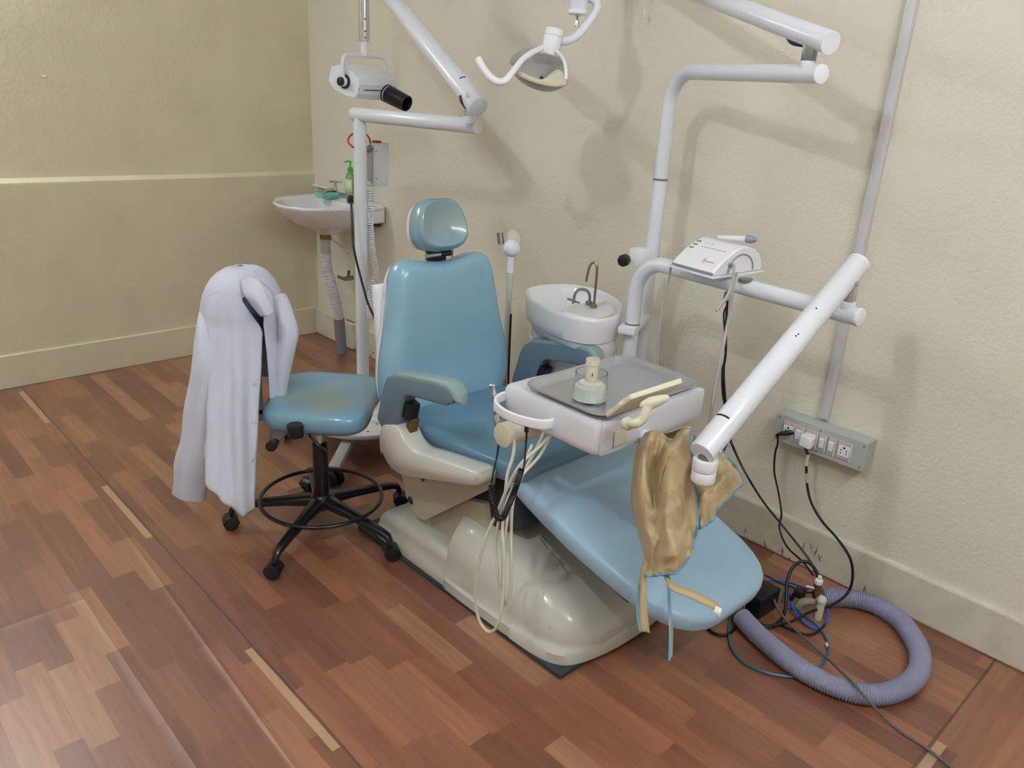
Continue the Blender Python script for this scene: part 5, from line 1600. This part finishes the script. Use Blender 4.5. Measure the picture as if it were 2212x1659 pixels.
rowsB = [
    [(3.247, -0.870, 0.749), (3.262, -0.836, 0.727), (3.276, -0.802, 0.707), (3.288, -0.793, 0.702)],
    [(3.280, -0.890, 0.706), (3.298, -0.873, 0.703), (3.314, -0.829, 0.698), (3.326, -0.793, 0.684)],
    [(3.307, -0.912, 0.670), (3.329, -0.879, 0.662), (3.357, -0.859, 0.674), (3.369, -0.800, 0.648)],
    [(3.325, -0.926, 0.640), (3.354, -0.923, 0.648), (3.352, -0.858, 0.630), (3.364, -0.832, 0.627)],
    [(3.343, -0.942, 0.605), (3.364, -0.945, 0.615), (3.364, -0.918, 0.609), (3.359, -0.882, 0.600)],
    [(3.361, -0.958, 0.569), (3.372, -0.957, 0.580), (3.373, -0.939, 0.582), (3.367, -0.913, 0.585)]]
sheet('side_fold', rowsB, ap, APRON, 0.002, k=12, wob=0.026, rnd=4)
g = GRID[0]
edging([r[-1] for r in g] + list(g[-1])[::-1], ap)
# the part draped over the tube to its far side
sheet('back_fold', [[(3.202, -0.971, 0.762), (3.227, -0.932, 0.758), (3.257, -0.906, 0.777)], [(3.163, -0.910, 0.722), (3.189, -0.870, 0.718), (3.223, -0.841, 0.735)], [(3.169, -0.905, 0.635), (3.201, -0.861, 0.628), (3.244, -0.838, 0.645)],
                    [(3.198, -0.918, 0.556), (3.230, -0.874, 0.548), (3.271, -0.850, 0.571)]], ap, APRON, 0.002, k=5, wob=0.012, rnd=9)
sheet('tie_strap', [[(3.284, -1.042, 0.490), (3.302, -1.046, 0.489)], [(3.293, -1.063, 0.448), (3.308, -1.058, 0.456)], [(3.311, -1.084, 0.404), (3.331, -1.075, 0.411)], [(3.343, -1.108, 0.355), (3.355, -1.091, 0.366)], [(3.356, -1.093, 0.360), (3.368, -1.092, 0.339)]], ap, APRON, 0.0015, k=5, wob=0.004)
MB().tube([V(p) - cf * 0.0015 for p in ((3.297, -1.069, 0.437), (3.310, -1.085, 0.403), (3.327, -1.098, 0.375), (3.345, -1.108, 0.353))], 0.0026, n=8).build('blue_edging', TRIM_BL, ap)
sheet('tie_strap', [[(3.352, -1.058, 0.486), (3.361, -1.048, 0.488)], [(3.369, -1.065, 0.471), (3.374, -1.060, 0.471)], [(3.394, -1.087, 0.440), (3.396, -1.084, 0.440)], [(3.421, -1.115, 0.421), (3.422, -1.102, 0.415)], [(3.451, -1.146, 0.364), (3.455, -1.139, 0.370)]], ap, APRON, 0.0015, k=5, wob=0.003)
MB().tube([V(p) - cf * 0.0015 for p in ((3.363, -1.049, 0.484), (3.387, -1.077, 0.456), (3.415, -1.104, 0.424), (3.438, -1.130, 0.390), (3.452, -1.146, 0.362))], 0.0028, n=8).build('blue_edging', TRIM_BL, ap)
st_ = sheet('tie_strap', [[(3.368, -1.057, 0.486), (3.356, -1.055, 0.485)], [(3.398, -1.081, 0.498), (3.399, -1.098, 0.494)], [(3.441, -1.068, 0.498), (3.446, -1.088, 0.492)], [(3.497, -1.058, 0.494), (3.501, -1.074, 0.486)]], ap, APRON, 0.0015, k=5)
sheet('paper_tab', [[(3.500, -1.076, 0.498), (3.503, -1.086, 0.488)], [(3.513, -1.071, 0.496), (3.517, -1.082, 0.483)]], ap, TAPE, 0.0015, k=3)

# ------------------------------------------------------------------ things on the floor by the wall
hpts = [(3.256, -0.449), (3.30, -0.475), (3.375, -0.520), (3.435, -0.535)]
ct = [(3.261, -0.455, 0.032), (3.347, -0.491, 0.030), (3.453, -0.521, 0.030), (3.527, -0.528, 0.030), (3.603, -0.513, 0.030), (3.666, -0.473, 0.030), (3.702, -0.412, 0.030), (3.718, -0.333, 0.030), (3.712, -0.259, 0.030), (3.681, -0.180, 0.030),
      (3.641, -0.129, 0.030), (3.594, -0.085, 0.030), (3.538, -0.064, 0.030), (3.483, -0.065, 0.030), (3.423, -0.098, 0.030), (3.373, -0.160, 0.030)]
ct = [V(p[0], min(p[1], -0.032), p[2]) for p in ct]
ho_ = ribbed(ct, 0.0252, 0.0072, 0.0038, k=10, n=20).build('corrugated_hose', HOSEGREY, None, ang=60)
tag(ho_, 'fat grey ribbed hose curled in a loop on the floor by the wall', 'hose')
hc2 = thing('hose_end', (3.194, -0.378, -0.000), 'short grey hose collar with a brown inner pipe at the foot of the chair', 'hose')
a, b = V((3.181, -0.410, 0.040)), V((3.234, -0.435, 0.034))
d = (b - a).normalized()
MB().lathe(a, d, [(0.024, 0.0), (0.028, 0.0), (0.0285, (b - a).length), (0.0255, (b - a).length), (0.024, 0.0)], n=28).build('collar', GREYCORD, hc2, ang=60)
MB().tube([a, V((3.269, -0.463, 0.034))], 0.010, k=1).build('inner_pipe', mat('brown_pipe', (110, 85, 65), 0.5), hc2)

# black power brick
bA, bB, bC, bD = [V(p) for p in ((3.256, -0.405, 0.075), (3.215, -0.313, 0.075), (3.240, -0.286, 0.075), (3.308, -0.366, 0.075))]
cx3, cy3 = 3.262, -0.325
pbk = thing('power_brick', (cx3, cy3, 0.0), 'black power brick standing on the floor behind the foot of the chair', 'power supply')
MB().box((3.258, -0.335, 0.038), (0.060, 0.105, 0.075), 0.005, R=Matrix.Rotation(-0.05, 3, 'Z'), seg=3).build('brick_body', BLACK, pbk, ang=30)
MB().tube([V(p) for p in ((3.195, -0.242, 0.040), (3.177, -0.267, 0.050), (3.192, -0.240, 0.050), (3.205, -0.208, 0.040), (3.244, -0.212, 0.040), (3.285, -0.216, 0.050), (3.328, -0.225, 0.060), (3.352, -0.210, 0.060), (3.365, -0.185, 0.070), (3.354, -0.144, 0.075))], 0.0030, n=8).build('cord', DARKCORD, pbk)

# brass valve with its fittings
vx, vy = (3.398, -0.229, 0.000)[:2]
vb = V(vx, vy, 0)
va = thing('water_valve', (vx, vy, 0.0), 'small brass valve with pale elbow fittings standing on the floor among the cords', 'valve')
MB().tube([vb, vb + V(0, 0, 0.045), vb + V(0, 0, 0.066), vb + V(-0.010, -0.004, 0.074)], 0.0125, n=16).build('cream_elbow', CREAM, va)
MB().ball(vb + V(0, 0, 0.066), 0.0155).build('elbow_cap', CREAM, va)
vt = V((3.533, -0.643, 0.317))
vt = vb + V(-0.022, 0.004, 0.0)
MB().cyl(vt + V(0, 0, 0.045), vt + V(0, 0, 0.115), 0.0095, n=16).cyl(vt + V(0, 0, 0.070), vt + V(0, 0, 0.088), 0.0125, n=6, bev=0.001).cyl(vt + V(0, 0, 0.098), vt + V(0, 0, 0.112), 0.0125, n=6, bev=0.001).build('brass_body', BRASS, va)
MB().cyl(vt + V(0, 0, 0.112), vt + V(0, 0, 0.128), 0.012, n=16, bev=0.002).cyl(vt + V(0, 0, 0.126), vt + V(0, 0, 0.140), 0.006, n=12).build('white_nut', WHITE2, va)
MB().tube([vt + V(0, 0, 0.092), vt + V(-0.03, -0.012, 0.092)], 0.007, k=1, n=12).build('side_fitting', CHROME, va)
MB().tube([vt + V(0.004, 0, 0.052), vt + V(-0.025, -0.022, 0.040), vt + V(-0.035, -0.030, 0.020)], 0.013, n=14).build('clear_elbow', mat('dull_translucent', (150, 140, 125), 0.25), va)
MB().box(vt + V(-0.048, -0.006, 0.055), (0.035, 0.030, 0.030), 0.008).build('black_handle', DARKCORD, va)
MB().tube([vt + V(-0.055, -0.02, 0.06), vt + V(-0.062, -0.028, 0.03)], 0.006, k=1).build('handle_lever', BLACK, va)
MB().cyl((3.289, -0.241, 0.000), (3.279, -0.237, 0.045)[:2] + (0.0,) if False else (V((3.289, -0.241, 0.000)) + V(0, 0, 0.045)), 0.0085, n=14, bev=0.002).build('grey_stub', BTN, va)

tp_ = [V(p) for p in ((3.363, -0.208, 0.120), (3.346, -0.190, 0.130), (3.318, -0.183, 0.140), (3.297, -0.197, 0.140), (3.284, -0.215, 0.120), (3.287, -0.242, 0.090), (3.303, -0.271, 0.060), (3.321, -0.296, 0.030), (3.334, -0.333, 0.012), (3.335, -0.376, 0.008), (3.324, -0.411, 0.008), (3.303, -0.416, 0.008))]
tag(MB().tube(tp_, 0.0052, n=12).build('black_hose', DARKCORD), 'thick black hose arching from the top of the brass valve to the floor', 'hose')
tp_ = [V(p) for p in ((3.197, -0.202, 0.010), (3.218, -0.183, 0.020), (3.256, -0.170, 0.030), (3.299, -0.191, 0.050), (3.334, -0.216, 0.070), (3.348, -0.226, 0.075))]
tag(MB().tube(tp_, 0.0036, n=10).build('blue_hose', BLUEW), 'short bright blue hose running from the power brick to the valve', 'hose')
tp_ = [V(p) for p in ((3.266, -0.179, 0.030), (3.298, -0.230, 0.030), (3.332, -0.268, 0.020), (3.367, -0.291, 0.015), (3.401, -0.300, 0.010), (3.427, -0.291, 0.008), (3.435, -0.264, 0.010), (3.426, -0.226, 0.015), (3.409, -0.199, 0.025), (3.391, -0.194, 0.040))]
tag(MB().tube(tp_, 0.0044, n=10).build('blue_hose', BLUEW), 'bright blue hose hanging in a U-shaped loop in front of the brass valve', 'hose')
tp_ = [V(p) for p in ((3.220, -0.419, 0.020), (3.225, -0.446, 0.010), (3.255, -0.505, 0.006), (3.300, -0.566, 0.006), (3.352, -0.597, 0.006), (3.399, -0.596, 0.006), (3.446, -0.577, 0.006), (3.492, -0.535, 0.006), (3.510, -0.494, 0.006), (3.512, -0.434, 0.006), (3.502, -0.373, 0.006), (3.478, -0.325, 0.006),
                          (3.446, -0.291, 0.006), (3.419, -0.290, 0.020), (3.375, -0.264, 0.008), (3.332, -0.258, 0.008), (3.307, -0.269, 0.006))]
tag(MB().tube([V(p.x, p.y, p.z if i not in (7, 8) else 0.006) for i, p in enumerate(tp_)], 0.0036, n=10).build('teal_hose', TEAL), 'thin teal hose in a wide loop on the floor passing under the grey hose', 'hose')
MB().tube([V((3.478, -0.333, 0.006)), V((3.487, -0.344, 0.006))], 0.0048, k=1, n=10).build('white_connector', WHITE2, bpy.data.objects['teal_hose'])
gp_ = [V(p) for p in ((3.292, -0.323, 0.050), (3.329, -0.351, 0.040), (3.382, -0.371, 0.030), (3.444, -0.387, 0.020), (3.513, -0.410, 0.020), (3.571, -0.464, 0.045), (3.616, -0.502, 0.062), (3.654, -0.523, 0.063), (3.688, -0.524, 0.045), (3.724, -0.507, 0.012), (3.774, -0.514, 0.006), (3.833, -0.519, 0.006), (3.904, -0.534, 0.006), (3.969, -0.541, 0.006))]
tag(MB().tube(gp_, 0.0038, n=10).build('grey_floor_cable', mat('dark_grey_cable', (98, 98, 96), 0.45)), 'long grey cable crossing over the ribbed hose towards the viewer', 'cable')
gp_ = [V(p) for p in ((3.176, -0.527, 0.006), (3.208, -0.550, 0.006), (3.239, -0.555, 0.006), (3.259, -0.541, 0.006), (3.267, -0.511, 0.006), (3.257, -0.469, 0.006), (3.244, -0.445, 0.012))]
tag(MB().tube(gp_, 0.0048, n=10).build('black_floor_cable', BLACK), 'black cable curving out from under the foot of the leg rest', 'cable')
gp_ = [V(p) for p in ((3.336, -0.364, 0.006), (3.371, -0.356, 0.006), (3.405, -0.349, 0.006), (3.429, -0.325, 0.006), (3.437, -0.293, 0.012), (3.433, -0.246, 0.012))]
tag(MB().tube(gp_, 0.0034, n=10).build('black_floor_cable', BLACK), 'thin black cable curving on the floor below the brass valve', 'cable')

for o in list(bpy.data.objects):
    for k_ in ('wx', 'wy', 'wz'):
        if k_ in o:
            del o[k_]
